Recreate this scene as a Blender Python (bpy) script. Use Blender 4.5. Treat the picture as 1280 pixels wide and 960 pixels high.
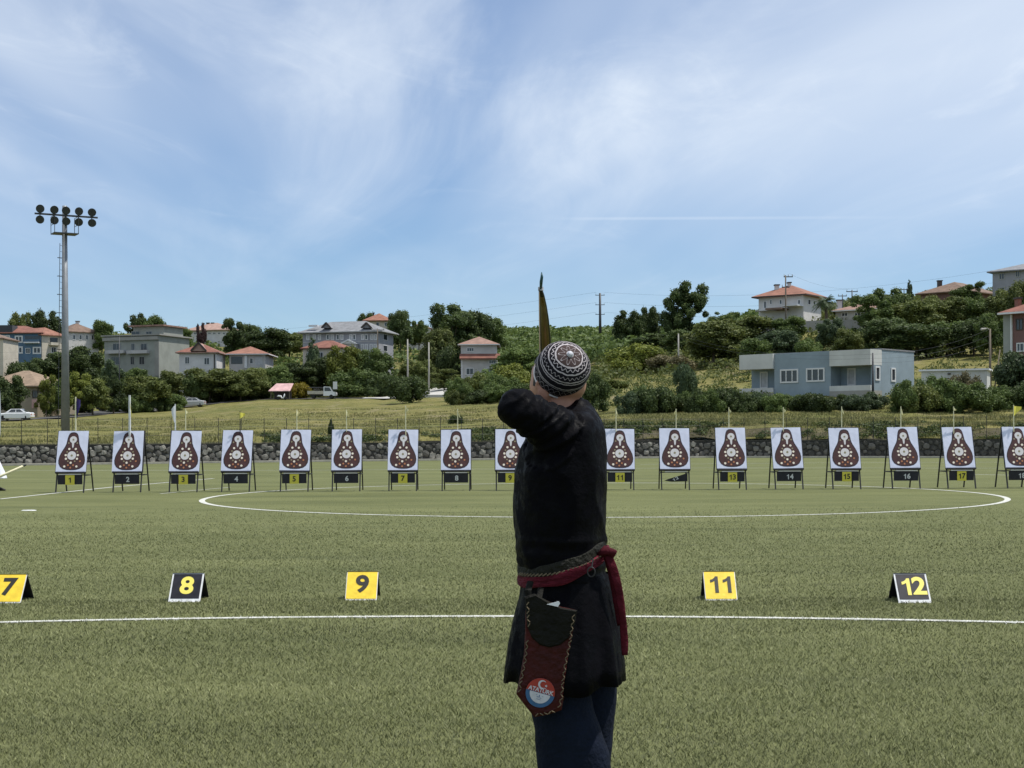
import bpy, bmesh, math, random
import numpy as np
from mathutils import Vector, Matrix, noise as mnoise
R = math.radians
rng = random.Random(7)
nrng = np.random.default_rng(7)
for o in list(bpy.data.objects):
    bpy.data.objects.remove(o)
scene = bpy.context.scene
COL = scene.collection

# ------------------------------------------------------------------ camera
F, HC, PYH, ROLL = 1850.0, 1.44, 543.5, 0.0044      # focal length (photo px), eye height, horizon row, roll
cd = bpy.data.cameras.new('camera')
cam = bpy.data.objects.new('camera', cd); COL.objects.link(cam)
cam.location = (0, 0, HC); cam.rotation_euler = (R(90), ROLL, 0)
cd.sensor_width = 36; cd.lens = F / 1280 * 36
cd.shift_y = (PYH - 480) / 1280
cd.clip_start = 0.1; cd.clip_end = 6000
scene.camera = cam

# ------------------------------------------------------------------ world, sun, exposure
SUN_EL, SUN_AZ = R(66), R(86)            # azimuth measured from +Y (view direction) towards +X
w = bpy.data.worlds.new('World'); scene.world = w; w.use_nodes = True
nt = w.node_tree; nt.nodes.clear()
def N(t, **k):
    n = nt.nodes.new(t)
    for a, b in k.items():
        setattr(n, a, b)
    return n
L = nt.links.new
def math_n(op, a, b=None, clamp=False):
    n = N('ShaderNodeMath', operation=op, use_clamp=clamp)
    for i, v in enumerate((a, b)):
        if v is None: continue
        if isinstance(v, (int, float)): n.inputs[i].default_value = v
        else: L(v, n.inputs[i])
    return n.outputs[0]
sky = N('ShaderNodeTexSky', sky_type='NISHITA', sun_disc=False)
sky.sun_elevation = SUN_EL; sky.sun_rotation = SUN_AZ
sky.air_density = 1.0; sky.dust_density = 0.15; sky.ozone_density = 2.2; sky.altitude = 50
tc = N('ShaderNodeTexCoord'); sp = N('ShaderNodeSeparateXYZ'); L(tc.outputs['Generated'], sp.inputs[0])
zz = math_n('MAXIMUM', sp.outputs[2], 0.0)
zs = math_n('ADD', zz, 0.035)
pu = math_n('DIVIDE', sp.outputs[0], zs); pv = math_n('DIVIDE', sp.outputs[1], zs)
def cloud_noise(sx, sy, ox, oy, detail, rough, dist, lo, hi, scale=1.0, rot=0.0):
    cb = N('ShaderNodeCombineXYZ')
    a = math_n('ADD', math_n('MULTIPLY', pu, sx * math.cos(rot)), math_n('MULTIPLY', pv, sx * math.sin(rot)))
    b = math_n('ADD', math_n('MULTIPLY', pu, -sy * math.sin(rot)), math_n('MULTIPLY', pv, sy * math.cos(rot)))
    L(math_n('ADD', a, ox), cb.inputs[0]); L(math_n('ADD', b, oy), cb.inputs[1])
    n = N('ShaderNodeTexNoise'); n.inputs['Scale'].default_value = scale
    n.inputs['Detail'].default_value = detail; n.inputs['Roughness'].default_value = rough
    n.inputs['Distortion'].default_value = dist
    L(cb.outputs[0], n.inputs['Vector'])
    m = N('ShaderNodeMapRange', interpolation_type='SMOOTHSTEP')
    m.inputs['From Min'].default_value = lo; m.inputs['From Max'].default_value = hi
    L(n.outputs['Fac'], m.inputs['Value'])
    return m.outputs[0]
veil = cloud_noise(0.55, 0.14, 1.3, 0.9, 4, 0.52, 0.6, 0.27, 0.62)
wisp = cloud_noise(1.2, 0.28, 11.7, 5.2, 7, 0.58, 0.9, 0.42, 0.80, rot=R(9))
fine = cloud_noise(2.2, 0.9, 4.4, 9.0, 9, 0.62, 1.0, 0.52, 0.85, rot=R(-12))
cov = math_n('ADD', math_n('MULTIPLY', veil, 0.50), math_n('MULTIPLY', wisp, 0.36))
cov = math_n('ADD', cov, math_n('MULTIPLY', fine, 0.18))
elev = N('ShaderNodeMapRange', interpolation_type='SMOOTHSTEP'); L(zz, elev.inputs['Value'])
elev.inputs['From Min'].default_value = 0.07; elev.inputs['From Max'].default_value = 0.26; elev.inputs['To Min'].default_value = 0.22; elev.inputs['To Max'].default_value = 1.35
cov = math_n('ADD', math_n('MULTIPLY', cov, elev.outputs[0]), 0.075)
# old aircraft trail: a thin straight streak low in the sky
tr = math_n('ABSOLUTE', math_n('SUBTRACT', math_n('DIVIDE', sp.outputs[2], sp.outputs[1]), 0.1458))
trw = N('ShaderNodeMapRange', interpolation_type='SMOOTHSTEP'); L(tr, trw.inputs['Value'])
trw.inputs['From Min'].default_value = 0.0016; trw.inputs['From Max'].default_value = 0.0002
ta = math_n('DIVIDE', sp.outputs[0], sp.outputs[1])
t1 = N('ShaderNodeMapRange', interpolation_type='SMOOTHSTEP'); L(ta, t1.inputs['Value'])
t1.inputs['From Min'].default_value = 0.02; t1.inputs['From Max'].default_value = 0.07
t2 = N('ShaderNodeMapRange', interpolation_type='SMOOTHSTEP'); L(ta, t2.inputs['Value'])
t2.inputs['From Min'].default_value = 0.30; t2.inputs['From Max'].default_value = 0.12
fwd = math_n('GREATER_THAN', sp.outputs[1], 0.0)
trail = math_n('MULTIPLY', math_n('MULTIPLY', trw.outputs[0], fwd), math_n('MULTIPLY', t1.outputs[0], t2.outputs[0]))
cov = math_n('ADD', cov, math_n('MULTIPLY', trail, 0.13), clamp=True)
mixc = N('ShaderNodeMix', data_type='RGBA'); L(cov, mixc.inputs['Factor'])
SKYTINT = (0.47, 0.585, 0.72, 1)
tint = N('ShaderNodeMix', data_type='RGBA', blend_type='MULTIPLY'); tint.inputs['Factor'].default_value = 1
L(sky.outputs[0], tint.inputs['A']); tint.inputs['B'].default_value = SKYTINT
L(tint.outputs['Result'], mixc.inputs['A']); mixc.inputs['B'].default_value = (5.5, 6.0, 6.6, 1)
bg = N('ShaderNodeBackground'); L(mixc.outputs['Result'], bg.inputs[0]); bg.inputs[1].default_value = 0.105
wo = N('ShaderNodeOutputWorld'); L(bg.outputs[0], wo.inputs[0])

sd = bpy.data.lights.new('sun', 'SUN'); sd.energy = 3.1; sd.angle = R(1.5); sd.color = (1.0, 0.95, 0.87)
sun = bpy.data.objects.new('sun', sd); COL.objects.link(sun)
sdir = Vector((math.sin(SUN_AZ) * math.cos(SUN_EL), math.cos(SUN_AZ) * math.cos(SUN_EL), math.sin(SUN_EL)))
sun.rotation_euler = sdir.to_track_quat('Z', 'Y').to_euler(); sun.location = (20, -20, 60)
vs = scene.view_settings
vs.view_transform = 'Standard'; vs.look = 'None'; vs.exposure = 0.60; vs.gamma = 1.0; vs.use_curve_mapping = False

# ------------------------------------------------------------------ geometry helpers
def yh(px): return PYH + (640 - px) * ROLL
def P(px, py, D):
    """world point seen at photo pixel (px,py) at depth D (metres along +Y)"""
    dx, dy = px - 640, py - PYH
    return Vector(((dx - dy * ROLL) * D / F, D, HC - (dy + dx * ROLL) * D / F))
def G(px, py):
    """ground point (z=0) under a photo pixel"""
    dx, dy = px - 640, py - PYH
    D = HC * F / (dy + dx * ROLL)
    return Vector(((dx - dy * ROLL) * D / F, D, 0))
def Zat(px, py, D): return P(px, py, D).z
def ppx(p): return 640 + F * p[0] / p[1]

def tag(o, label=None, cat=None, group=None, kind=None):
    if label: o['label'] = label
    if cat: o['category'] = cat
    if group: o['group'] = group
    if kind: o['kind'] = kind
    return o
def link(name, mesh, parent=None, loc=(0, 0, 0)):
    o = bpy.data.objects.new(name, mesh); COL.objects.link(o)
    o.location = loc
    if parent is not None: o.parent = parent
    return o
def thing(name, label, cat, loc=(0, 0, 0), rz=0.0, group=None):
    o = bpy.data.objects.new(name, None); COL.objects.link(o)
    o.empty_display_size = 0.2
    o.location = loc; o.rotation_euler = (0, 0, rz)
    return tag(o, label, cat, group)

class MB:
    def __init__(s): s.v = []; s.f = []; s.m = []; s.cm = 0
    def add(s, vs_, fs):
        b = len(s.v); s.v += [tuple(p) for p in vs_]
        for f in fs:
            s.f.append(tuple(b + i for i in f)); s.m.append(s.cm)
        return s
    def box(s, x0, y0, z0, x1, y1, z1):
        return s.add([(x0,y0,z0),(x1,y0,z0),(x1,y1,z0),(x0,y1,z0),(x0,y0,z1),(x1,y0,z1),(x1,y1,z1),(x0,y1,z1)],
                     [(0,3,2,1),(4,5,6,7),(0,1,5,4),(1,2,6,5),(2,3,7,6),(3,0,4,7)])
    def obox(s, o, ex, ey, ez):
        """box spanned by three vectors from corner o"""
        o, ex, ey, ez = map(Vector, (o, ex, ey, ez))
        p = [o, o+ex, o+ex+ey, o+ey]; p += [q + ez for q in p]
        return s.add(p, [(0,3,2,1),(4,5,6,7),(0,1,5,4),(1,2,6,5),(2,3,7,6),(3,0,4,7)])
    def bar(s, a, b, wx, wy=None, up=(0, 0, 1)):
        a, b = Vector(a), Vector(b); wy = wy or wx
        d = (b - a).normalized(); u = Vector(up)
        if abs(d.dot(u)) > .97: u = Vector((0, 1, 0))
        sx = d.cross(u).normalized() * wx / 2; sy = sx.cross(d).normalized() * wy / 2
        return s.obox(a - sx - sy, sx * 2, sy * 2, b - a)
    def tube(s, pts, rad, n=8, cap=True, flat=None):
        pts = [Vector(p) for p in pts]
        if not hasattr(rad, '__len__'): rad = [rad] * len(pts)
        rings = []; prev = None
        for i, p in enumerate(pts):
            d = (pts[min(i+1, len(pts)-1)] - pts[max(i-1, 0)])
            d = d.normalized() if d.length > 1e-9 else Vector((0, 0, 1))
            if prev is None:
                u = Vector((1, 0, 0)) if abs(d.x) < .9 else Vector((0, 0, 1))
                u = (u - d * u.dot(d)).normalized()
            else:
                u = (prev - d * prev.dot(d)).normalized()
            prev = u; v = d.cross(u)
            r = rad[i]; ru, rv = r if hasattr(r, '__len__') else (r, r)
            rings.append([p + u * ru * math.cos(2*math.pi*k/n) + v * rv * math.sin(2*math.pi*k/n) for k in range(n)])
        vs_ = [q for r in rings for q in r]; fs = []
        for i in range(len(rings) - 1):
            for k in range(n):
                a = i*n + k; b = i*n + (k+1) % n
                fs.append((a, b, b+n, a+n))
        if cap:
            fs.append(tuple(reversed(range(n)))); fs.append(tuple(range((len(rings)-1)*n, len(rings)*n)))
        return s.add(vs_, fs)
    def rings(s, rr, cap0=True, cap1=True, closed=True):
        n = len(rr[0]); vs_ = [q for r in rr for q in r]; fs = []
        kk = n if closed else n - 1
        for i in range(len(rr) - 1):
            for k in range(kk):
                a = i*n + k; b = i*n + (k+1) % n
                fs.append((a, b, b+n, a+n))
        if cap0: fs.append(tuple(reversed(range(n))))
        if cap1: fs.append(tuple(range((len(rr)-1)*n, len(rr)*n)))
        return s.add(vs_, fs)
    def lathe(s, prof, n=20, M=None, cap=True):
        """prof: list of (r,z) about local z"""
        rr = [[Vector((r*math.cos(2*math.pi*k/n), r*math.sin(2*math.pi*k/n), z)) for k in range(n)] for r, z in prof]
        if M is not None: rr = [[M @ q for q in r] for r in rr]
        return s.rings(rr, cap, cap)
    def prism(s, poly, y0, y1):
        """polygon in XZ extruded from y0 to y1"""
        n = len(poly); vs_ = [(p[0], y0, p[1]) for p in poly] + [(p[0], y1, p[1]) for p in poly]
        fs = [tuple(range(n)), tuple(reversed(range(n, 2*n)))]
        fs += [(k, k+n, (k+1) % n + n, (k+1) % n) for k in range(n)]
        return s.add(vs_, fs)
    def mesh(s, name, mats, smooth=False, origin=(0, 0, 0)):
        me = bpy.data.meshes.new(name)
        o = Vector(origin)
        me.from_pydata([tuple(Vector(p) - o) for p in s.v], [], s.f); me.update()
        if not isinstance(mats, (list, tuple)): mats = [mats]
        for m in mats: me.materials.append(m)
        if len(mats) > 1: me.polygons.foreach_set('material_index', s.m)
        if smooth: me.polygons.foreach_set('use_smooth', [True] * len(me.polygons))
        return me
    def build(s, name, mats, parent=None, origin=None, smooth=False, at_origin=False):
        """with a parent: vertices are given in world space when origin is the parent's place"""
        me = s.mesh(name, mats, smooth, origin or (0, 0, 0))
        bm = bmesh.new(); bm.from_mesh(me); bmesh.ops.recalc_face_normals(bm, faces=bm.faces); bm.to_mesh(me); bm.free()
        return link(name, me, parent, origin if (origin is not None and parent is None) else (0, 0, 0))

def np_mesh(name, verts, faces_n, mat, smooth=False):
    """verts (N,3) array; faces: consecutive groups of faces_n vertices"""
    me = bpy.data.meshes.new(name); nv = len(verts); nf = nv // faces_n
    me.vertices.add(nv); me.vertices.foreach_set('co', np.asarray(verts, np.float32).ravel())
    me.loops.add(nv); me.loops.foreach_set('vertex_index', np.arange(nv, dtype=np.int32))
    me.polygons.add(nf); me.polygons.foreach_set('loop_start', np.arange(0, nv, faces_n, dtype=np.int32))
    me.update(calc_edges=True); me.materials.append(mat)
    return me

# ------------------------------------------------------------------ materials
MATS = {}
def mat(name, col, rough=0.7, var=0.12, scale=6.0, col2=None, bump=0.0, bscale=40.0, metal=0.0, spec=0.4, detail=5, sheen=0.0, coat=0.0, stretch=None):
    if name in MATS: return MATS[name]
    m = bpy.data.materials.new(name); m.use_nodes = True; t = m.node_tree
    b = t.nodes['Principled BSDF']
    b.inputs['Roughness'].default_value = rough; b.inputs['Metallic'].default_value = metal
    b.inputs['Specular IOR Level'].default_value = spec
    if sheen:
        b.inputs['Sheen Weight'].default_value = sheen; b.inputs['Sheen Roughness'].default_value = 0.4
    if coat: b.inputs['Coat Weight'].default_value = coat
    c = t.nodes.new('ShaderNodeTexCoord')
    vec = c.outputs['Object']
    if stretch:
        mp = t.nodes.new('ShaderNodeMapping'); mp.inputs['Scale'].default_value = stretch
        t.links.new(vec, mp.inputs['Vector']); vec = mp.outputs[0]
    n = t.nodes.new('ShaderNodeTexNoise'); n.inputs['Scale'].default_value = scale; n.inputs['Detail'].default_value = detail
    n.inputs['Roughness'].default_value = 0.6
    t.links.new(vec, n.inputs['Vector'])
    mx = t.nodes.new('ShaderNodeMix'); mx.data_type = 'RGBA'
    if col2 is None:
        a = tuple(max(0, x * (1 - var)) for x in col); bb = tuple(min(1, x * (1 + var)) for x in col)
    else: a, bb = col, col2
    mr = t.nodes.new('ShaderNodeMapRange'); mr.inputs['From Min'].default_value = 0.3; mr.inputs['From Max'].default_value = 0.7
    t.links.new(n.outputs['Fac'], mr.inputs['Value']); t.links.new(mr.outputs[0], mx.inputs['Factor'])
    mx.inputs['A'].default_value = (*a, 1); mx.inputs['B'].default_value = (*bb, 1)
    t.links.new(mx.outputs['Result'], b.inputs['Base Color'])
    if bump:
        n2 = t.nodes.new('ShaderNodeTexNoise'); n2.inputs['Scale'].default_value = bscale; n2.inputs['Detail'].default_value = 4
        t.links.new(vec, n2.inputs['Vector'])
        bp = t.nodes.new('ShaderNodeBump'); bp.inputs['Strength'].default_value = bump; bp.inputs['Distance'].default_value = 0.02
        t.links.new(n2.outputs['Fac'], bp.inputs['Height']); t.links.new(bp.outputs[0], b.inputs['Normal'])
    MATS[name] = m
    return m
def leafmat(name, c1, c2, trans=0.32):
    """foliage: each leaf gets its own tone"""
    m = bpy.data.materials.new(name); m.use_nodes = True; t = m.node_tree
    b = t.nodes['Principled BSDF']; out = t.nodes['Material Output']
    g = t.nodes.new('ShaderNodeNewGeometry'); oi = t.nodes.new('ShaderNodeObjectInfo')
    c = t.nodes.new('ShaderNodeTexCoord')
    n = t.nodes.new('ShaderNodeTexNoise'); n.inputs['Scale'].default_value = 3.5; n.inputs['Detail'].default_value = 2
    t.links.new(c.outputs['Object'], n.inputs['Vector'])
    ad = t.nodes.new('ShaderNodeMath'); ad.operation = 'MULTIPLY_ADD'; ad.inputs[1].default_value = 0.6
    t.links.new(g.outputs['Random Per Island'], ad.inputs[0])
    sb = t.nodes.new('ShaderNodeMath'); sb.operation = 'MULTIPLY_ADD'; sb.inputs[1].default_value = 1.6; sb.inputs[2].default_value = -0.6
    t.links.new(n.outputs['Fac'], sb.inputs[0]); t.links.new(sb.outputs[0], ad.inputs[2])
    ad.use_clamp = True
    mx = t.nodes.new('ShaderNodeMix'); mx.data_type = 'RGBA'
    mx.inputs['A'].default_value = (*c1, 1); mx.inputs['B'].default_value = (*c2, 1)
    t.links.new(ad.outputs[0], mx.inputs['Factor'])
    hs = t.nodes.new('ShaderNodeHueSaturation')
    mr = t.nodes.new('ShaderNodeMapRange'); mr.inputs['To Min'].default_value = 0.8; mr.inputs['To Max'].default_value = 1.2
    t.links.new(oi.outputs['Random'], mr.inputs['Value']); t.links.new(mr.outputs[0], hs.inputs['Value'])
    t.links.new(mx.outputs['Result'], hs.inputs['Color'])
    t.links.new(hs.outputs[0], b.inputs['Base Color']); b.inputs['Roughness'].default_value = 0.6
    b.inputs['Specular IOR Level'].default_value = 0.3
    tr_ = t.nodes.new('ShaderNodeBsdfTranslucent'); t.links.new(hs.outputs[0], tr_.inputs['Color'])
    ms = t.nodes.new('ShaderNodeMixShader'); ms.inputs[0].default_value = trans
    t.links.new(b.outputs[0], ms.inputs[1]); t.links.new(tr_.outputs[0], ms.inputs[2]); t.links.new(ms.outputs[0], out.inputs[0])
    MATS[name] = m
    return m
def noise_chain(t, vec, scale, detail, lo, hi, stretch=(1, 1, 1)):
    mp = t.nodes.new('ShaderNodeMapping'); mp.inputs['Scale'].default_value = stretch; t.links.new(vec, mp.inputs['Vector'])
    n = t.nodes.new('ShaderNodeTexNoise'); n.inputs['Scale'].default_value = scale; n.inputs['Detail'].default_value = detail
    n.inputs['Roughness'].default_value = 0.65; t.links.new(mp.outputs[0], n.inputs['Vector'])
    mr = t.nodes.new('ShaderNodeMapRange'); mr.inputs['From Min'].default_value = lo; mr.inputs['From Max'].default_value = hi
    t.links.new(n.outputs['Fac'], mr.inputs['Value'])
    return mr.outputs[0]
def mixcol(t, fac, a, b):
    mx = t.nodes.new('ShaderNodeMix'); mx.data_type = 'RGBA'
    if isinstance(fac, float): mx.inputs['Factor'].default_value = fac
    else: t.links.new(fac, mx.inputs['Factor'])
    for k, v in (('A', a), ('B', b)):
        if isinstance(v, tuple): mx.inputs[k].default_value = (*v, 1)
        else: t.links.new(v, mx.inputs[k])
    return mx.outputs['Result']

# artificial turf sheet
TA, TB, TC_ = (0.072, 0.084, 0.026), (0.208, 0.220, 0.080), (0.135, 0.152, 0.060)
m = bpy.data.materials.new('turf'); m.use_nodes = True; t = m.node_tree; b = t.nodes['Principled BSDF']
b.inputs['Roughness'].default_value = 0.85; b.inputs['Specular IOR Level'].default_value = 0.15
vec = t.nodes.new('ShaderNodeTexCoord').outputs['Object']
f1 = noise_chain(t, vec, 22.0, 6, 0.30, 0.70, (1, .55, 1)); f2 = noise_chain(t, vec, 0.55, 5, 0.3, 0.7, (0.35, 1, 1))
f3 = noise_chain(t, vec, 3.2, 5, 0.3, 0.7, (0.5, 1, 1))
c = mixcol(t, f1, TA, TB); c2 = mixcol(t, f3, (0.085, 0.098, 0.034), (0.185, 0.198, 0.078)); c = mixcol(t, 0.4, c, c2)
c3 = mixcol(t, f2, (0.066, 0.078, 0.030), (0.185, 0.195, 0.086)); c = mixcol(t, 0.5, c, c3)
f5 = noise_chain(t, vec, 0.9, 6, 0.55, 0.80, (0.15, 1, 1)); c = mixcol(t, f5, c, (0.078, 0.088, 0.036))
t.links.new(c, b.inputs['Base Color'])
bp = t.nodes.new('ShaderNodeBump'); bp.inputs['Strength'].default_value = 0.6; bp.inputs['Distance'].default_value = 0.03
t.links.new(f1, bp.inputs['Height']); t.links.new(bp.outputs[0], b.inputs['Normal'])
MATS['turf'] = m
def bladem(name, c1, c2):
    m = bpy.data.materials.new(name); m.use_nodes = True; t = m.node_tree; b = t.nodes['Principled BSDF']
    g = t.nodes.new('ShaderNodeNewGeometry'); vec = t.nodes.new('ShaderNodeTexCoord').outputs['Object']
    f = noise_chain(t, vec, 0.8, 6, 0.3, 0.7, (0.3, 1, 1))
    mt = t.nodes.new('ShaderNodeMath'); mt.operation = 'MULTIPLY_ADD'; mt.inputs[1].default_value = 0.58
    mt2 = t.nodes.new('ShaderNodeMath'); mt2.operation = 'MULTIPLY'; mt2.inputs[1].default_value = 0.42
    t.links.new(f, mt2.inputs[0]); t.links.new(g.outputs['Random Per Island'], mt.inputs[0]); t.links.new(mt2.outputs[0], mt.inputs[2])
    c = mixcol(t, mt.outputs[0], c1, c2); t.links.new(c, b.inputs['Base Color'])
    b.inputs['Roughness'].default_value = 0.6; b.inputs['Specular IOR Level'].default_value = 0.25
    MATS[name] = m; return m
bladem('blade', (0.026, 0.034, 0.012), (0.305, 0.318, 0.142))
bladem('blade_white', (0.50, 0.50, 0.46), (0.85, 0.85, 0.82))
bladem('dry_blade', (0.085, 0.098, 0.028), (0.36, 0.33, 0.135))
# hillside ground: dry and green grass, shrubby soil
m = bpy.data.materials.new('meadow'); m.use_nodes = True; t = m.node_tree; b = t.nodes['Principled BSDF']
b.inputs['Roughness'].default_value = 0.9; b.inputs['Specular IOR Level'].default_value = 0.1
vec = t.nodes.new('ShaderNodeTexCoord').outputs['Object']
f1 = noise_chain(t, vec, 0.16, 7, 0.36, 0.64, (.6, .5, 1)); f2 = noise_chain(t, vec, 1.6, 6, 0.32, 0.68, (.45, .35, 1.5)); f3 = noise_chain(t, vec, 0.35, 4, 0.55, 0.72, (1, .3, 1))
c = mixcol(t, f1, (0.090, 0.105, 0.026), (0.235, 0.200, 0.075)); c2 = mixcol(t, f2, (0.055, 0.066, 0.016), (0.25, 0.23, 0.085)); c = mixcol(t, 0.5, c, c2)
c = mixcol(t, f3, c, (0.24, 0.205, 0.12))
gn = t.nodes.new('ShaderNodeNewGeometry'); sx = t.nodes.new('ShaderNodeSeparateXYZ'); t.links.new(gn.outputs['True Normal'], sx.inputs[0])
f4 = noise_chain(t, vec, 1.1, 5, 0.3, 0.7); ms = t.nodes.new('ShaderNodeMapRange'); ms.inputs['From Min'].default_value = 0.978; ms.inputs['From Max'].default_value = 0.945; t.links.new(sx.outputs[2], ms.inputs['Value'])
c = mixcol(t, ms.outputs[0], c, mixcol(t, f4, (0.045, 0.042, 0.022), (0.13, 0.115, 0.075)))
t.links.new(c, b.inputs['Base Color'])
bp = t.nodes.new('ShaderNodeBump'); bp.inputs['Strength'].default_value = 0.8; bp.inputs['Distance'].default_value = 0.3
t.links.new(f2, bp.inputs['Height']); t.links.new(bp.outputs[0], b.inputs['Normal'])
MATS['meadow'] = m

M = mat
M('white_paint', (0.64, 0.65, 0.65), 0.6, 0.16, 22)
M('line_paint', (0.34, 0.35, 0.29), 0.85, 0.12, 14, col2=(0.68, 0.68, 0.64))
M('kerb', (0.36, 0.34, 0.29), 0.9, 0.2, 4)
M('mortar', (0.045, 0.044, 0.040), 0.95, 0.3, 8, bump=.4)
M('stone_a', (0.165, 0.16, 0.14), 0.9, 0.28, 7, bump=.5, bscale=18)
M('stone_b', (0.115, 0.11, 0.098), 0.9, 0.28, 7, bump=.5, bscale=18)
M('stone_c', (0.24, 0.23, 0.20), 0.9, 0.22, 7, bump=.5, bscale=18)
M('stone_d', (0.06, 0.058, 0.05), 0.9, 0.3, 7, bump=.5, bscale=18)
M('black_metal', (0.020, 0.020, 0.021), 0.5, 0.2, 12)
M('dark_steel', (0.05, 0.053, 0.057), 0.5, 0.15, 9, metal=0.3)
M('galvanised', (0.22, 0.235, 0.25), 0.5, 0.14, 3, metal=0.35)
M('sheet_print', (0.62, 0.65, 0.79), 0.55, 0.07, 4, bump=.25, bscale=9)
M('gourd_brown', (0.060, 0.022, 0.021), 0.6, 0.25, 9)
M('gourd_rim', (0.032, 0.020, 0.026), 0.6, 0.15, 9)
M('disc_grey', (0.62, 0.60, 0.60), 0.6, 0.14, 60)
M('dot_cream', (0.78, 0.70, 0.58), 0.6, 0.08, 30)
M('dot_orange', (0.42, 0.17, 0.075), 0.6, 0.1, 30)
M('dot_green', (0.25, 0.22, 0.13), 0.6, 0.1, 30)
M('dark_cloth', (0.018, 0.018, 0.022), 0.8, 0.3, 10)
M('tray_lit', (0.55, 0.53, 0.48), 0.6, 0.12, 10)  # pale tone stands for light falling on the ledge from above
M('sign_yellow', (0.80, 0.57, 0.04), 0.45, 0.12, 16, bump=.1)
M('plate_yellow', (0.62, 0.55, 0.06), 0.5, 0.08, 6)
M('sign_black', (0.014, 0.014, 0.021), 0.5, 0.45, 14, spec=.25)
M('numeral_yellow', (0.80, 0.68, 0.12), 0.5, 0.05, 20)
M('numeral_black', (0.02, 0.02, 0.016), 0.5, 0.1, 20)
M('numeral_white', (0.55, 0.56, 0.55), 0.5, 0.08, 20)
M('flag_yellow', (0.80, 0.72, 0.12), 0.7, 0.1, 20)
M('flag_pale', (0.74, 0.70, 0.42), 0.7, 0.1, 20)
M('flag_white', (0.62, 0.64, 0.68), 0.7, 0.1, 20)
M('flag_purple', (0.035, 0.022, 0.13), 0.7, 0.2, 20)
M('pole_pale', (0.72, 0.68, 0.45), 0.5, 0.1, 20)
M('glass', (0.035, 0.042, 0.05), 0.08, 0.2, 2, spec=0.6)
M('curtain', (0.42, 0.43, 0.44), 0.5, 0.15, 3)
M('lamp_glass', (0.16, 0.17, 0.14), 0.12, 0.3, 6, spec=0.7)
for nm, c_ in dict(wall_white=(0.56, 0.55, 0.54), wall_cream=(0.50, 0.46, 0.38), wall_grey=(0.30, 0.31, 0.30), wall_greygreen=(0.27, 0.285, 0.255),
                   wall_slate=(0.055, 0.060, 0.068), wall_blue=(0.085, 0.15, 0.225), wall_bluegrey=(0.235, 0.295, 0.335), wall_brick=(0.17, 0.095, 0.085),
                   wall_school=(0.29, 0.295, 0.32), wall_tan=(0.30, 0.26, 0.20), wall_panel=(0.50, 0.51, 0.49), concrete=(0.28, 0.275, 0.25), wall_pale=(0.43, 0.42, 0.41),
                   ).items():
    M(nm, c_, 0.85, 0.13, 0.6, bump=.1, bscale=5, detail=8)
for nm, c_ in dict(roof_red=(0.205, 0.088, 0.064), roof_orange=(0.25, 0.118, 0.082), roof_brown=(0.17, 0.115, 0.085), roof_grey=(0.20, 0.205, 0.215),
                   roof_pale=(0.33, 0.22, 0.18), roof_pink=(0.50, 0.32, 0.31), roof_old=(0.24, 0.175, 0.12), roof_dull=(0.26, 0.16, 0.125)).items():
    M(nm, c_, 0.85, 0.28, 1.1, bump=.5, bscale=4, detail=7)
M('roof_light', (0.68, 0.69, 0.70), 0.6, 0.08, 1)
M('trim', (0.62, 0.63, 0.63), 0.6, 0.06, 3)
M('dark_trim', (0.06, 0.05, 0.045), 0.7, 0.2, 3)
M('wood_pole', (0.15, 0.125, 0.095), 0.85, 0.2, 3)
M('concrete_pole', (0.33, 0.32, 0.29), 0.85, 0.15, 2)
M('bark', (0.11, 0.085, 0.06), 0.9, 0.3, 5, bump=.5)
M('car_white', (0.70, 0.71, 0.72), 0.28, 0.03, 2, coat=.5, spec=.5)
M('car_silver', (0.42, 0.43, 0.43), 0.3, 0.05, 2, coat=.5, spec=.5)
M('tyre', (0.02, 0.02, 0.02), 0.8, 0.2, 8)
M('rim', (0.35, 0.35, 0.36), 0.35, 0.1, 8, metal=.6)
M('truck_bed', (0.45, 0.42, 0.36), 0.6, 0.15, 4)
M('tail_red', (0.35, 0.02, 0.02), 0.3, 0.1, 4)
leafmat('leaf_dark', (0.026, 0.046, 0.015), (0.110, 0.150, 0.046))
leafmat('leaf_mid', (0.046, 0.080, 0.020), (0.160, 0.215, 0.060))
leafmat('leaf_olive', (0.056, 0.080, 0.019), (0.185, 0.212, 0.060))
leafmat('leaf_yellow', (0.095, 0.125, 0.02), (0.26, 0.285, 0.06))
leafmat('leaf_gold', (0.17, 0.14, 0.012), (0.36, 0.29, 0.03))
leafmat('leaf_cool', (0.030, 0.054, 0.026), (0.112, 0.155, 0.070))
leafmat('leaf_purple', (0.035, 0.018, 0.018), (0.085, 0.05, 0.045))
leafmat('leaf_dry', (0.10, 0.095, 0.045), (0.24, 0.21, 0.11))
LEAF = {k[5:]: v for k, v in MATS.items() if k.startswith('leaf_')}

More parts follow.
